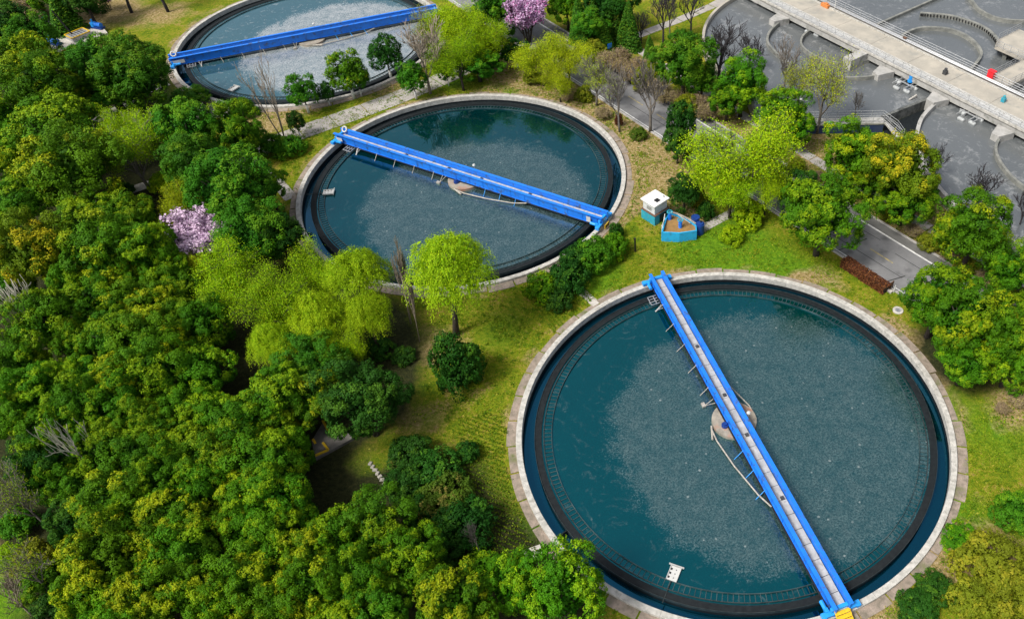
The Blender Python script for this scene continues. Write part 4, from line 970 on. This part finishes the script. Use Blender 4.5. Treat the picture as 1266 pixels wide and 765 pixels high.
for i in range(4):
    me=crown_puffy('leaves',L['dark'],51+i,1.3,.75,(.85,1.0,.8,1.3)[i],nl=22,ns=6,nt=9,nleaf=8,lobe=(.3,.46),size=.125,zmin=-.5,yp=.3,fill=400,jit=.16)
    st=trunk_mesh('stem',M['bark'],95+i,1.3,.05,.7,5,.1)
    for kd,mm in (('bush','dark'),('bushbright','bright'),('bushyellow','spring'),('busholive','olive'),('bushred','redhedge'),('bushbronze','autumnred'),('bushcam','camphor')):
        proto(kd,1.3,1.75,.75,'shrub','shrub',[('stem',st,None),('leaves',variant(me,L[mm]),None)])
for i in range(3):
    tree_proto('willow',willow_crown('crown',L['willow'],61+i,4.2,10,950+80*i),trunk_mesh('trunk',M['bark'],160+i,10,.26,2.4,7,.35),4.2,10,6.6,name='willow_tree')
for i in range(4):      # light spring crowns, branches showing through
    mb,sg=skeleton(200+i,9,.17,4,.07,.66,4,.64,.40,rmin=.02); rng=np.random.default_rng(300+i)
    for kd,mm,per,bk in (('spring','spring',78,'bark'),('gold','gold',70,'bark'),('half','spring',52,'barkgrey'),('thin','spring',5,'barkgrey'),('thingold','gold',15,'barkgrey')):
        cr=leaf_mesh('crown',[leafy_on(sg,rng,per,.36,.125,.6,.4,1.0,.6)],L[mm])
        proto(kd,3.6,9,6.2,'tree','spring_tree',[('trunk',mb[0].mesh('trunk',M[bk],True),None),('branches',mb[1].mesh('branches',M[bk]),None),('crown',cr,None)])
for i in range(3):
    for kd,bk in (('bare','barkgrey'),('baredark','barkdark'),('baretan','barktan')):
        mb,sg=skeleton(400+i*7+len(kd),9,.15 if kd!='baredark' else .19,4,.12,.52,4,.63,.38,rmin=.024)
        proto(kd,3.0,9,6.0,'bare tree','bare_tree',[('trunk',mb[0].mesh('trunk',M[bk],True),None),('branches',mb[1].mesh('branches',M[bk]),None)])
    mb,sg=skeleton(540+i,7,.11,3,.10,.6,4,.62,.42,rmin=.03)
    proto('barepale',3.0,7,4.6,'bare tree','bare_tree',[('trunk',mb[0].mesh('trunk',M['barkpale'],True),None),('branches',mb[1].mesh('branches',M['barkpale']),None)])
    mb,sg=skeleton(440+i,9,.09,3,.22,.30,3,.55,.62,stems=3,rmin=.02)
    proto('multistem',2.2,9,6.0,'bare tree','bare_tree',[('trunk',mb[0].mesh('trunk',M['barktan'],True),None),('branches',mb[1].mesh('branches',M['barktan']),None)])
    mb,sg=skeleton(460+i,2.2,.03,3,.05,.6,5,.68,.5,stems=7,rmin=.014); rng=np.random.default_rng(470+i)
    proto('twig',1.5,2.2,1.1,'shrub','shrub',[('branches',mb[0].mesh('branches',M['barktan']),None),('twigs',mb[1].mesh('twigs',M['barktan']),None),('leaves',leaf_mesh('leaves',[leafy_on(sg,rng,8,.12,.13,.6,.35)],L['drytwig']),None)])
    mb,sg=skeleton(480+i,9,.12,3,.5,.24,7,.50,.72,rmin=.022)
    proto('poplar',1.3,9,5.0,'bare tree','bare_tree',[('trunk',mb[0].mesh('trunk',M['barktan'],True),None),('branches',mb[1].mesh('branches',M['barktan']),None)])
for i in range(2):
    mb,sg=skeleton(500+i,5.5,.09,4,.16,.55,4,.62,.40,stems=4,rmin=.02); rng=np.random.default_rng(510+i)
    for kd,mm in (('pink','pink'),('magenta','magenta')):
        proto(kd,3.2,5.5,3.6,'blossom tree','blossom_tree',[('trunk',mb[0].mesh('trunk',M['bark'],True),None),('branches',mb[1].mesh('branches',M['bark']),None),('blossom',leaf_mesh('blossom',[leafy_on(sg,rng,11,.12,.19,.75,.3)],L[mm]),None)])
for i in range(3):
    proto('conifer',1.9,7.5,3.0,'conifer','conifer_tree',[('trunk',MB().tube([(0,0,0),(0,0,7)],[.14,.03],8).mesh('trunk',M['bark'],True),None),('crown',conifer_crown('crown',L['conifer'],520+i,1.9,7.5),None)])

# each prototype is laid down once as a linked thing the first time it is used; later ones are copies
LIVE={}; VR=random.Random(77)
def plant(kind,pos,r,h,label,group=None,var=None,rz=None,tilt=0.0):
    k=VR.randrange(len(PROTO[kind])) if var is None else var%len(PROTO[kind])
    R0,H0,Hc,cat,name,parts=PROTO[kind][k]
    if (kind,k) not in LIVE:
        t=thing(name,label,cat)
        for nm,me,_ in parts:
            o=bpy.data.objects.new(nm,me); COL.objects.link(o); o.parent=t
        LIVE[(kind,k)]=t
    else:
        t=copy_tree(LIVE[(kind,k)]); t['label']=label; t['category']=cat
        if 'group' in t: del t['group']
    if group: t['group']=group
    t.location=(pos[0],pos[1],0); t.rotation_euler=(0,R_(tilt),0) if tilt else (0,0,VR.uniform(0,6.28) if rz is None else rz); t.scale=(r/R0,r/R0,h/H0)
    return t
def T(kind,px,py,rpx,label,h=None,group=None,var=None,hk=None):
    """tree whose crown centre shows at (px,py) with half width rpx"""
    R0,H0,Hc,*_=PROTO[kind][0]
    z=4.0
    for _i in range(4):
        p=at(px,py,z); r=rpx*mpp(p); hh=h if h else min(H0*1.5,max(H0*.45,H0*(.30+.70*r/R0))); z=hh*Hc/H0
    return plant(kind,at(px,py,z),r,hh,label,group,var)
def B(kind,bx,by,topy,rpx,label,group=None,var=None,tilt=0.0):
    """tree whose foot shows at (bx,by) and top at row topy"""
    p=at(bx,by); lo,hi=.3,40
    for _i in range(40):
        m_=(lo+hi)/2; z=m_-CAM_H; cz=p.y*math.cos(CAM_P)-z*math.sin(CAM_P); cy=p.y*math.sin(CAM_P)+z*math.cos(CAM_P)
        if -CAM_F*cy/cz+382.5>topy: lo=m_
        else: hi=m_
    return plant(kind,p,rpx*mpp(Vector((p.x,p.y,lo*.65))),lo,label,group,var,None,tilt)
# ------------------------------------------------------------------ the left wood
WOOD=[('yellow',25,78,32),('camphor',58,112,42),('yellow',92,132,24),('camphor',68,162,48),('camphor',12,150,28),('yellow',90,207,50),('yellow',8,198,26),
('camphor',20,255,32),('camphor',60,228,32),('camphor',112,268,34),('camphor',162,272,30),('orange',34,312,42),('camphor',80,312,22),('yellow',128,318,46),('camphor',175,315,36),('camphor',10,348,28),('camphor',205,338,30),
('camphor',92,352,26),('camphor',60,398,38),('camphor',125,372,33),('yellow',184,378,34),('camphor',142,418,34),('camphor',96,428,26),('yellow',190,422,36),('camphor',226,398,24),('camphor',22,448,32),('camphor',46,484,34),
('camphor',106,470,32),('yellow',146,478,34),('camphor',192,458,36),('camphor',248,462,34),('camphor',250,402,30),('camphor',222,358,26),
('camphor',345,490,38),('yellow',393,494,32),('camphor',226,515,30),('camphor',266,518,32),('camphor',302,532,35),('camphor',340,524,28),('camphor',226,547,28),('camphor',262,572,35),('camphor',332,578,38),('yellow',288,556,30),('camphor',358,556,24),
('camphor',250,606,28),('yellow',306,614,34),('camphor',346,618,36),('camphor',20,515,35),('camphor',56,530,30),('camphor',97,510,32),('camphor',146,506,35),('camphor',126,556,34),('camphor',176,527,28),('camphor',176,566,36),('camphor',206,540,26),
('yellow',140,622,40),('camphor',205,592,30),('yellow',214,642,38),('yellow',255,662,32),('camphor',228,686,38),('yellow',194,674,32),('camphor',302,655,30),('camphor',342,655,32),('camphor',366,648,28),('yellow',386,682,34),('yellow',300,726,40),('camphor',345,698,30),('yellow',388,722,36),('yellow',230,732,38),('yellow',180,742,38),('camphor',270,756,32),('yellow',346,752,36),('camphor',424,664,32),('camphor',424,712,34),
('yellow',130,690,42),('yellow',108,738,36),('camphor',162,640,28),('camphor',466,650,42),('camphor',505,690,38),('camphor',452,722,34),('camphor',140,768,36),('camphor',425,760,34),('camphor',60,575,32),('camphor',92,602,28)]
WORD={'camphor':'green camphor tree','yellow':'yellow-tipped camphor tree','orange':'orange-tipped camphor tree'}
WR=random.Random(12)
for i,(kd,x,y,r) in enumerate(WOOD):
    rw=r*1.0*mpp(at(x,y,5)); hw_=8.5*min(1.4,max(.55,.30+.70*rw/3.0))*WR.uniform(.84,1.16)
    T(kd,x,y,r*WR.uniform(.94,1.04),'%s in the left wood, about %d%% across and %d%% down the photo'%(WORD[kd],round(x/12.66),round(y/7.65)),hw_,'camphor trees of the left wood',i)
# dark trees at the rim of the wood
T('darkcam',447,492,46,'large dark green tree at the right edge of the wood, above the shaded terrace',var=2)
T('darkcam',50,582,34,'dark bluish green tree under the bare white branches at lower left',var=1)
T('darkcam',88,648,28,'dark large-leaved tree at lower left beside the shaded path',var=3,h=6)
T('green',476,748,30,'fresh green tree at the bottom edge, left of the yellow-tipped one',var=0)
T('yellow',565,748,48,'broad yellow-tipped camphor tree at the bottom edge, left of the nearest tank',var=3)
T('camphor',632,722,34,'dull green camphor tree at the bottom, between the yellow-tipped tree and the tank',var=4)
T('camphor',695,728,48,'round camphor tree touching the rim at lower left of the nearest tank',var=0)
T('green',390,445,38,'shaded lime-green tree below the willows at the edge of the wood',var=5,h=7)
for px,py,r,kd,lb in ((505,560,26,'bush','dark scrub bush on the lawn edge below the large dark tree'),(535,585,30,'bush','dark bush right of the row of edging stones'),(548,618,34,'bushbronze','bronze-tipped bush among dark scrub left of the nearest tank'),(522,632,26,'bush','low dark bush between the wood and the bronze-tipped bush'),(575,648,34,'bush','dark bush nearest the lawn, below the bronze-tipped bush'),(500,600,24,'bush','low dark bush just right of the red soil strip'),(556,672,26,'bush','dark bush above the yellow-tipped tree at the bottom edge'),(600,700,22,'bushcam','green bush between the wood and the pale slab'),(578,560,14,'bush','small outlying bush on the lawn below the round dark bush')):
    T(kd,px,py,r,lb,h=(.35+r/40)*1.9)
B('bare',596,690,640,12,'small bare grey sapling at the lower right edge of the wood')
T('barepale',24,378,30,'bare bleached tree at the left edge among green crowns',h=10.5,var=1)
T('barepale',86,545,30,'bare white-branched tree sticking out of the wood at lower left',h=10.5,var=2)
T('thin',8,600,34,'thin yellow-green tree at the left edge above the shaded path',h=9,var=0)
T('thin',28,700,30,'sparse tree with pale twigs at the lower left edge',h=6,var=1)
T('baretan',10,735,24,'bare tan tree in the lower left corner',h=5,var=0)
T('busholive',40,690,22,'olive scrub bush by the lower left edge',h=2)
# ------------------------------------------------------------------ around the wood, upper left
T('green',122,86,36,'left one of two big round green trees below the pump platform',var=0)
T('green',166,92,42,'right one of two big round green trees below the pump platform',var=4)
T('green',140,112,36,'low front crown between the two big round green trees',var=2,h=6.5)
T('green',40,48,26,'green tree left of the teal-roofed shelter at the upper left',var=1); T('darkcam',10,38,32,'dark green tree at the upper left edge',var=3); T('green',30,92,20,'small green tree at the left edge beside the pump platform',var=5)
T('conifer',78,22,22,'bluish dark conifer above the pump platform',h=6.5); T('darkcam',100,-6,24,'dark green tree cut by the top edge above the pump platform',var=1); T('camphor',60,-12,24,'green tree at the top edge above the bluish conifer')
T('twig',28,12,22,'grey leafless thicket in the upper left corner',h=3.6); T('twig',44,20,18,'brown leafless thicket beside the bluish conifer',h=3)
T('bush',113,12,8,'small round bush right of the bluish conifer',h=1.6)
T('magenta',128,-6,14,'pink blossom tree cut by the top edge at upper left',h=4)
B('baredark',163,16,-70,26,'leaning dark trunk at the top edge, left of the two'); B('baredark',208,15,-80,26,'dark trunk at the top edge nearest the farthest tank')
T('half',156,180,44,'half-bare yellow-green spring tree left of the farthest tank\'s path',h=9.5,var=2)
T('half',150,160,28,'yellow-green leafy top beside the half-bare spring tree',h=8.5,var=1)
T('green',228,165,38,'bright green tree below the covered pit',var=3); T('green',240,205,36,'bright green tree between the path steps and the wood, middle of the clump',var=1); T('camphor',290,160,30,'loose green tree with bent trunk beside the path steps',var=4); T('green',282,232,46,'broad green tree left of the path steps',var=0); T('camphor',330,228,20,'small green crown beside the steps to the middle tank'); T('green',312,172,14,'small round crown near the covered pit',h=4.5)
T('green',312,290,38,'green tree at the left rim of the middle tank',var=5); T('darkcam',345,292,26,'dark green tree touching the left rim of the middle tank',var=0); T('green',290,262,28,'green tree just right of the pink blossom tree',var=2)
T('gold',215,250,32,'yellow spring tree above the pink blossom tree',h=7,var=0); T('spring',272,338,44,'yellow-green spring tree below the pink blossom tree',h=8.5,var=3); T('gold',240,332,20,'small yellow spring tree touching the pink blossom tree',h=5,var=1)
T('pink',243,286,64,'pale pink blossom tree in the left wood',h=7)
T('bushyellow',200,228,14,'yellow bush beside the yellow spring tree',h=2.2)
T('bush',150,236,14,'dark low bush under the half-bare spring tree',h=1.6); T('bush',175,262,12,'dark bush right of the wood, below the half-bare tree',h=1.6)
T('bushbright',338,180,17,'bright green bush at the bend of the grey path, left one'); T('bushbright',360,181,16,'bright green bush at the bend of the grey path, right one'); T('bushbright',235,121,22,'low bright bush beside the covered pit',h=1.6); T('bushcam',300,135,14,'green bush right of the covered pit',h=2.2)
B('multistem',351,172,60,28,'tall leaning bare multi-stemmed tree in front of the farthest tank')
# ------------------------------------------------------------------ willows
B('willow',564,413,280,58,'bright lime willow standing alone between the two nearest tanks',var=1,tilt=7)
for i,(kd,x,y,r,h,lb) in enumerate((('willow',440,338,44,10,'lime willow against the lower left rim of the middle tank'),('spring',340,368,42,9.5,'airy yellow-green tree at the left end of the willow group'),('willow',392,392,40,8.6,'lime willow in the middle of the willow group'),('willow',454,388,34,8,'lime willow at the right end of the willow group'),('spring',388,335,36,9.5,'airy yellow-green tree at the top of the willow group, by the tank rim'),('willow',338,425,32,7.5,'darker lime willow at the lower left of the willow group'),('spring',420,430,26,6,'low yellow-green tree in front of the willow group'))):
    T(kd,x,y,r,lb,h=h,group='willows and lime-green trees at the edge of the wood',var=i)
B('poplar',508,400,292,17,'narrow bare brown tree in front of the middle tank\'s near rim',tilt=6)
B('poplar',519,422,330,9,'small bare brown tree beside the narrow one, left of the lone willow',tilt=5)
for x,y,r,h,lb in ((567,438,26,4.2,'upper half of the dark dense bush below the lone willow'),): pass
T('bush',567,455,29,'dense dark green bushy tree below the lone willow',h=4.6,var=3)
T('bush',470,430,16,'low dark bush under the willow group',h=1.6); T('bush',500,440,14,'low green bush on the lawn left of the dense dark bushy tree',h=1.0)
# hedge of shrubs between the two nearest tanks
for x,y,r,h,kd,lb in ((672,356,20,2.6,'bushcam','green shrub at the left end of the hedge between the two nearest tanks'),(700,345,24,3.0,'bush','dark green shrub second from the left in the hedge between tanks'),(712,322,20,2.6,'bush','dark shrub behind the middle of the hedge between tanks'),(735,316,24,3.2,'bushbright','fresh green shrub in the middle of the hedge between tanks'),(760,306,17,2.6,'bushcam','green shrub at the right end of the hedge between tanks'),(762,287,9,1.6,'bush','small lone shrub beside the right end of the middle bridge'),(690,372,16,1.8,'bush','low dark shrub in front of the left end of the hedge between tanks')):
    T(kd,x,y,r,lb,h=h)
# ------------------------------------------------------------------ between the two far tanks: path-side row
for kd,bx,by,ty,r,lb in (('small',382,140,94,17,'small round tree with white trunk at the left end of the path row'),('smalldark',408,131,102,9,'smallest dark tree in the path row by the farthest tank'),('smallyellow',438,122,66,22,'yellow-green round tree in the path row by the farthest tank'),('small',447,119,80,13,'small green tree just right of the yellow-green one in the path row'),('smalldark',484,98,46,19,'dark green tree at the right rim of the farthest tank'),('small',515,123,77,16,'small round tree with white trunk on the near side of the grey path'),('smalldark',372,170,138,10,'tiny dark egg-shaped tree at the bend of the grey path'),('smalldark',555,106,78,10,'small dark tree with white trunk below the bright tree at the path\'s end'),('smalldark',613,84,48,17,'dark tree with white trunk below the mauve blossom tree'),('smalldark',640,84,50,16,'second dark tree right below the mauve blossom tree')):
    B(kd,bx,by,ty,r,lb)
B('baretan',532,116,26,34,'bare tan tree with white trunk foot at the end of the grey path',var=1)
T('thingold',520,30,24,'thin yellowish tree beside the right end of the farthest bridge',h=8)
T('spring',560,22,40,'large yellow-green tree right of the farthest bridge',h=9.5,var=0); T('spring',598,45,30,'yellow-green tree behind the path\'s end, right one',h=8,var=1); T('spring',565,68,32,'yellow-green tree above the small white-trunked tree',h=8,var=2); T('green',590,78,28,'fresh green low crown at the path\'s end',h=5,var=2); T('green',610,10,26,'green tree at the top edge left of the mauve blossom tree',var=1); T('spring',625,-8,26,'yellow-green tree cut by the top edge',h=8,var=3); T('spring',578,44,30,'yellow-green tree in the middle of the bright clump',h=8.5,var=3)
T('magenta',648,10,44,'mauve blossom tree at the top edge, upper middle',h=8.5)
T('gold',668,62,38,'yellow spring tree below the mauve blossom tree',h=8,var=0); T('gold',702,70,30,'yellow spring tree at the roadside, right of the one under the blossom',h=7,var=1); T('gold',690,96,22,'low yellow spring tree at the near kerb of the road',h=5.5,var=2); T('thingold',735,92,28,'thin brownish-yellow tree over the road in the upper middle',h=7,var=3)
B('baredark',688,18,-40,18,'dark bare trunk at the top edge right of the mauve blossom tree')
for x,y,r,h,lb in ((716,28,17,7,'cedar at the left end of the conifer group in the upper middle'),(738,18,18,8.5,'tall cedar second from the left in the conifer group'),(762,22,19,8.5,'tall cedar in the middle of the conifer group'),(778,36,17,7.5,'cedar at the right end of the conifer group'),(745,46,14,5.5,'small cedar in front of the conifer group'),(722,52,12,5,'small bright cedar in front of the left end of the conifer group')): T('conifer',x,y,r,lb,h=h)
T('green',728,34,20,'bright round tree among the cedars in the upper middle',h=6,var=4); T('darkcam',752,-2,30,'dark tree at the top edge behind the cedars',var=2); T('camphor',700,6,20,'green tree at the top edge left of the cedars',h=7)
T('conifer',803,62,10,'dark upright columnar bush by the path to the right of the cedars',h=4)
B('baredark',820,55,-30,20,'tall bare tree with dark trunk at the top, left of the basin'); B('baredark',793,54,8,14,'topped bare tree beside the path, right of the cedars'); B('bare',828,48,-15,16,'slender bare tree just right of the tall dark-trunked one'); B('baredark',854,44,-25,20,'bare tree at the top edge nearest the basin wall')
T('green',846,74,34,'bright green tree between the road and the basin wall',var=0); T('green',868,100,20,'low green tree against the basin wall',h=5.5,var=3)
# ------------------------------------------------------------------ roadside strip with brown shrubs
SH=[(735,66),(752,75),(766,82),(780,92),(795,100),(810,107),(822,117),(836,123),(850,132),(862,128),(874,140),(790,82),(808,92),(770,70)]
for i,(x,y) in enumerate(SH): T('twig' if i%4 else 'busholive',x,y,15,'%s roadside shrub behind the far kerb, about %d%% across the photo'%('brown twiggy' if i%4 else 'olive leafy',round(x/12.66)),h=2.6,group='shrubs behind the far kerb of the road')
B('bare',766,163,78,24,'bare grey tree between the middle tank and the road, left one',var=0); B('bare',804,163,82,32,'bare grey tree between the middle tank and the road, right one',var=1); B('bare',738,130,70,18,'thin bare tree at the near kerb, above the middle tank\'s right end',var=2)
T('bushbronze',790,166,10,'brown-red bush at the foot of the bare grey trees',h=1.4); T('bushred',765,150,5,'small red bush beside the left bare grey tree',h=1.5); T('twig',700,118,12,'brown twiggy bush beside the near kerb above the middle tank',h=1.6); T('busholive',722,118,10,'olive bush beside the near kerb above the middle tank',h=1.6); T('twig',745,140,12,'brown bush right of the middle tank\'s far rim',h=1.4); T('busholive',660,96,13,'olive bush below the yellow spring tree in the upper middle',h=1.6)
T('smalldark',843,152,18,'dark green ragged evergreen at the near kerb, upper tier',h=7.5,var=1); T('darkcam',838,178,17,'dark green ragged evergreen at the near kerb, lower tier',h=5,var=4)
T('spring',925,192,66,'large yellow-green spring tree beside the road in the upper right',h=12,var=2); T('spring',905,228,36,'low yellow-green tree beside the path end by the blue pit',h=7,var=1); T('spring',950,215,34,'yellow-green tree touching the dark round roadside tree',h=8.5,var=0)
T('darkcam',846,236,20,'dark green tree behind the valve house',h=5,var=1); T('bush',872,262,10,'dark bush behind the blue drum',h=2); T('bushyellow',905,290,14,'yellow-green bush on the lawn above the nearest tank',h=1.6); T('bushyellow',925,268,18,'yellow-green bush left of the dark round roadside tree',h=2.2); T('busholive',860,245,12,'olive bush right of the dark tree behind the valve house',h=2)
T('camphor',918,102,30,'camphor tree at the left end of the row beside the upper ditch',var=1); T('camphor',968,140,28,'camphor tree beside the railed service walkway',var=2); T('camphor',985,158,20,'small camphor crown at the end of the railed service walkway',h=6,var=4); T('camphor',900,122,22,'low camphor crown behind the yellow-green spring tree',h=6,var=0)
B('baredark',888,108,20,34,'black bare tree in front of the curved basin wall'); B('baredark',926,90,38,22,'dark bare tree behind the left camphor of the upper row'); B('bare',968,118,48,24,'bare grey tree in front of the large half-circle guide wall'); B('bare',1055,150,112,10,'small bare tree in front of the service walkway')
B('thingold',1010,165,68,38,'sparse yellow-budding tree in front of the service walkway',var=1); B('thingold',985,140,62,26,'sparse yellow-budding tree left of the one at the service walkway',var=0)
T('yellow',1058,190,36,'yellow-tipped camphor tree below the service walkway',var=2); T('orange',1114,208,43,'large orange-tipped camphor tree below the dark basin chamber',var=4); T('camphor',1120,248,34,'green lower crown under the large orange-tipped camphor',h=6,var=0); T('camphor',1075,225,24,'small green crown below the yellow-tipped camphor',h=5.5)
T('camphor',1018,262,46,'round dark green tree at the near kerb of the road',var=0); T('darkcam',990,240,26,'dark green crown behind the round tree at the near kerb',h=7,var=1)
B('baredark',1150,228,180,20,'black bare tree right of the large orange-tipped camphor'); B('baredark',1202,265,205,26,'black bare tree against the grey water, above the right roadside tree'); B('baredark',1258,285,225,16,'dark bare tree at the right edge above the road')
T('yellow',1206,284,46,'large camphor tree with yellow tips between the road and the right-hand ditch',var=1); T('camphor',1252,335,30,'camphor tree at the right edge beyond the road',var=4); T('camphor',1175,290,18,'low green crown left of the large yellow-tipped roadside camphor',h=4.5)
T('camphor',1160,372,40,'green camphor at the left of the clump between road and nearest tank',var=3); T('yellow',1196,395,46,'broad camphor in the middle of the clump between road and nearest tank',var=0); T('camphor',1242,412,42,'camphor at the right edge, in the clump between road and nearest tank',var=2); T('camphor',1195,445,34,'low front camphor of the clump, nearest the tank rim',h=6,var=5); T('camphor',1252,445,32,'low camphor at the right edge below the clump',h=6.5,var=1)
for i,(x,y) in enumerate(((1100,262),(1128,285),(1150,300),(1175,315),(1195,330),(1218,345),(1240,362))): T('twig' if i%2 else 'busholive',x,y,14,'%s bush behind the far kerb on the right, about %d%% across the photo'%('brown twiggy' if i%2 else 'olive',round(x/12.66)),h=1.6,group='shrubs behind the far kerb of the road')
for i,(x,y) in enumerate(((1010,218),(985,205),(965,185),(1045,235),(1030,200),(960,170))): T('busholive' if i%2 else 'twig',x,y,10,'%s bush by the slab path below the service walkway, about %d%% across the photo'%('olive' if i%2 else 'brown twiggy',round(x/12.66)),h=1.3,group='bushes by the slab path')
# lower right corner
T('green',1256,632,26,'bright green tree at the right edge below the nearest tank\'s side',h=3.6,var=2)
for x,y,r,h,kd,lb in ((1228,700,42,2.2,'busholive','big yellowish scrub bush in the lower right corner'),(1250,742,34,2.0,'busholive','yellowish scrub bush at the very corner, lower right'),(1200,742,26,1.6,'busholive','smaller yellowish scrub bush left of the very corner'),(1155,726,22,1.0,'bush','dark green bush beside the paved ring, lower right'),(1188,668,22,.7,'bushcam','low green bush right of the paved ring, above the yellowish scrub'),(1135,748,24,1.2,'bush','low dark bush at the bottom edge, right of the near bridge end'),(1258,492,18,1.4,'twig','pale twiggy bush at the right edge below the clump'),(1240,505,12,1.0,'twig','small pale twiggy bush left of the one at the right edge')):
    T(kd,x,y,r,lb,h=h)
# clipped red hedge along the near kerb
rng=np.random.default_rng(9); h0=rd(0,59.75); a_=at(1046,324); b_=at(1097,361); s0=RD.dot(a_); s1=RD.dot(b_)
n_=5200; s=rng.uniform(s0,s1,n_); t_=rng.uniform(59.25,60.4,n_); z=rng.uniform(0,1.0,n_); fc=rng.integers(0,3,n_); t_=np.where(fc==0,59.25+rng.normal(size=n_)*.05,np.where(fc==1,60.4+rng.normal(size=n_)*.05,t_)); z=np.where(fc==2,1.0+rng.normal(size=n_)*.06,z)
P=np.stack([RD.x*s+RN.x*t_,RD.y*s+RN.y*t_,z],1); N=np.where((fc==2)[:,None],np.array([0,0,1.]),np.where((fc==0)[:,None],-np.array(RN),np.array(RN)))+rng.normal(size=(n_,3))*.3
t=thing('clipped_hedge','clipped red-brown hedge along the near kerb of the road','hedge',(0,0,0))
o=bpy.data.objects.new('leaves',leaf_mesh('leaves',[leaves(P,N,.17,.6,rng,(rng.random(n_)<.3)*1.0,.8)],L['redhedge'])); COL.objects.link(o); o.parent=t
MB().poly([rd(s0+.1,59.4)[:2],rd(s1-.1,59.4)[:2],rd(s1-.1,60.25)[:2],rd(s0+.1,60.25)[:2]],0,.9).build('branches',M['bark'],t)
# ------------------------------------------------------------------ grass and ground cover
rng=np.random.default_rng(21)
def open_ground(P):
    ok=np.ones(len(P),bool)
    for c in TANKS.values(): ok&=np.hypot(P[:,0]-c.x,P[:,1]-c.y)>20.72+.5*np.abs(np.sin(P[:,0]*2.1+P[:,1]*1.7))
    t=P@np.array([RN.x,RN.y]); ok&=(t<60.4)|(t>69.1)
    for cc,r in ((C1,22),(C2,21.6)): ok&=np.hypot(P[:,0]-cc.x,P[:,1]-cc.y)>r
    ok&=~((P[:,0]>10)&(P[:,0]<40)&(P[:,1]>93)&(P[:,1]<125))
    return ok
P=np.stack([rng.uniform(-60,36,260000),rng.uniform(24,112,260000)],1); P=P[open_ground(P)]
vis=(P[:,0]>-46)|(P[:,1]>85); P=P[vis]
si=soil[np.searchsorted(gy,P[:,1]).clip(0,ny-1),np.searchsorted(gx,P[:,0]).clip(0,nx-1)]; P=P[si<.30+.25*rng.random(len(P))]
# growth in patches
ph=np.sin(P[:,0]*.9+2*np.sin(P[:,1]*.35))+np.sin(P[:,1]*1.1+1.7*np.sin(P[:,0]*.4))+rng.normal(size=len(P))*.8
P=P[ph>-.2][:110000]
n_=len(P); P3=np.concatenate([P,rng.uniform(.02,.07,(n_,1))],1); N=rng.normal(size=(n_,3)); N[:,2]=np.abs(N[:,2])*.5+.7
o=bpy.data.objects.new('grass',leaf_mesh('grass',[leaves(P3,N,.22,.45,rng,(rng.random(n_)<.25)*rng.random(n_),.5)],L['grass'])); COL.objects.link(o); tag(o,'short rough grass and weeds covering the lawns between the tanks','grass',kind='stuff')
# rows of planted ground cover
def rows(pxs,ang,gap,lb):
    Q=[at(*p) for p in pxs]; x0,x1=min(q.x for q in Q),max(q.x for q in Q); y0,y1=min(q.y for q in Q),max(q.y for q in Q); ca,sa=math.cos(ang),math.sin(ang)
    c=((x0+x1)/2,(y0+y1)/2); Lh=math.hypot(x1-x0,y1-y0)/2; pts=[]
    for u in np.arange(-Lh,Lh,gap):
        for v in np.arange(-Lh,Lh,.14):
            x=c[0]+ca*v-sa*u; y=c[1]+sa*v+ca*u; ins=False
            for i in range(len(Q)):
                a,b2=Q[i],Q[i-1]
                if (a.y>y)!=(b2.y>y) and x<(b2.x-a.x)*(y-a.y)/(b2.y-a.y)+a.x: ins=not ins
            if ins: pts.append((x,y))
    P=np.array(pts); P=P[open_ground(P)]; P=np.repeat(P,3,0)+rng.normal(size=(len(P)*3,2))*.06; n_=len(P)
    P3=np.concatenate([P,rng.uniform(.05,.2,(n_,1))],1); N=rng.normal(size=(n_,3)); N[:,2]=np.abs(N[:,2])+.6
    o=bpy.data.objects.new('ground_cover',leaf_mesh('ground_cover',[leaves(P3,N,.17,.6,rng,(rng.random(n_)<.4)*rng.random(n_),.6)],L['cover'])); COL.objects.link(o); tag(o,lb,'ground cover',kind='stuff')
rows([(565,520),(610,510),(640,545),(655,620),(690,690),(640,700),(590,690),(575,610)],2.75,.42,'low plants in close rows on the lawn left of the nearest tank')
rows([(660,385),(690,335),(728,362),(738,378),(690,420)],2.2,.42,'low plants in close rows below the hedge between the tanks')
# weeds: scattered low clumps over the lawns
P=np.stack([rng.uniform(-50,36,9000),rng.uniform(24,112,9000)],1); P=P[open_ground(P)]
si=soil[np.searchsorted(gy,P[:,1]).clip(0,ny-1),np.searchsorted(gx,P[:,0]).clip(0,nx-1)]; P=P[(si<.4)&((P[:,0]>-46)|(P[:,1]>85))][:2600]
nw=16; n_=len(P); sc_=rng.uniform(.10,.34,n_)**1.2
Q=np.repeat(P,nw,0)+rng.normal(size=(n_*nw,2))*np.repeat(sc_,nw)[:,None]; P3=np.concatenate([Q,rng.uniform(.02,.24,(n_*nw,1))*np.repeat(sc_*3,nw)[:,None]],1)
N=rng.normal(size=(n_*nw,3)); N[:,2]=np.abs(N[:,2])+.5
o=bpy.data.objects.new('weeds',leaf_mesh('weeds',[leaves(P3,N,.16,.6,rng,np.repeat((rng.random(n_)<.35)*rng.random(n_),nw),.7,None,np.repeat(rng.random(n_),nw))],L['cover'])); COL.objects.link(o); tag(o,'scattered weeds growing in low clumps over the lawns','weeds',kind='stuff')
for kd,x,y,r,h,lb in (('bushbright',22,648,20,2.0,'bright green bush at the left edge beside the thin yellow-green tree'),('bushcam',52,716,24,1.8,'green bush at lower left under the pale twigs'),('bush',70,750,22,1.6,'dark green bush at the bottom edge, left of the yellow-tipped trees'),('bushyellow',12,690,18,1.4,'yellow-green bush at the lower left edge')):
    T(kd,x,y,r,lb,h=h)
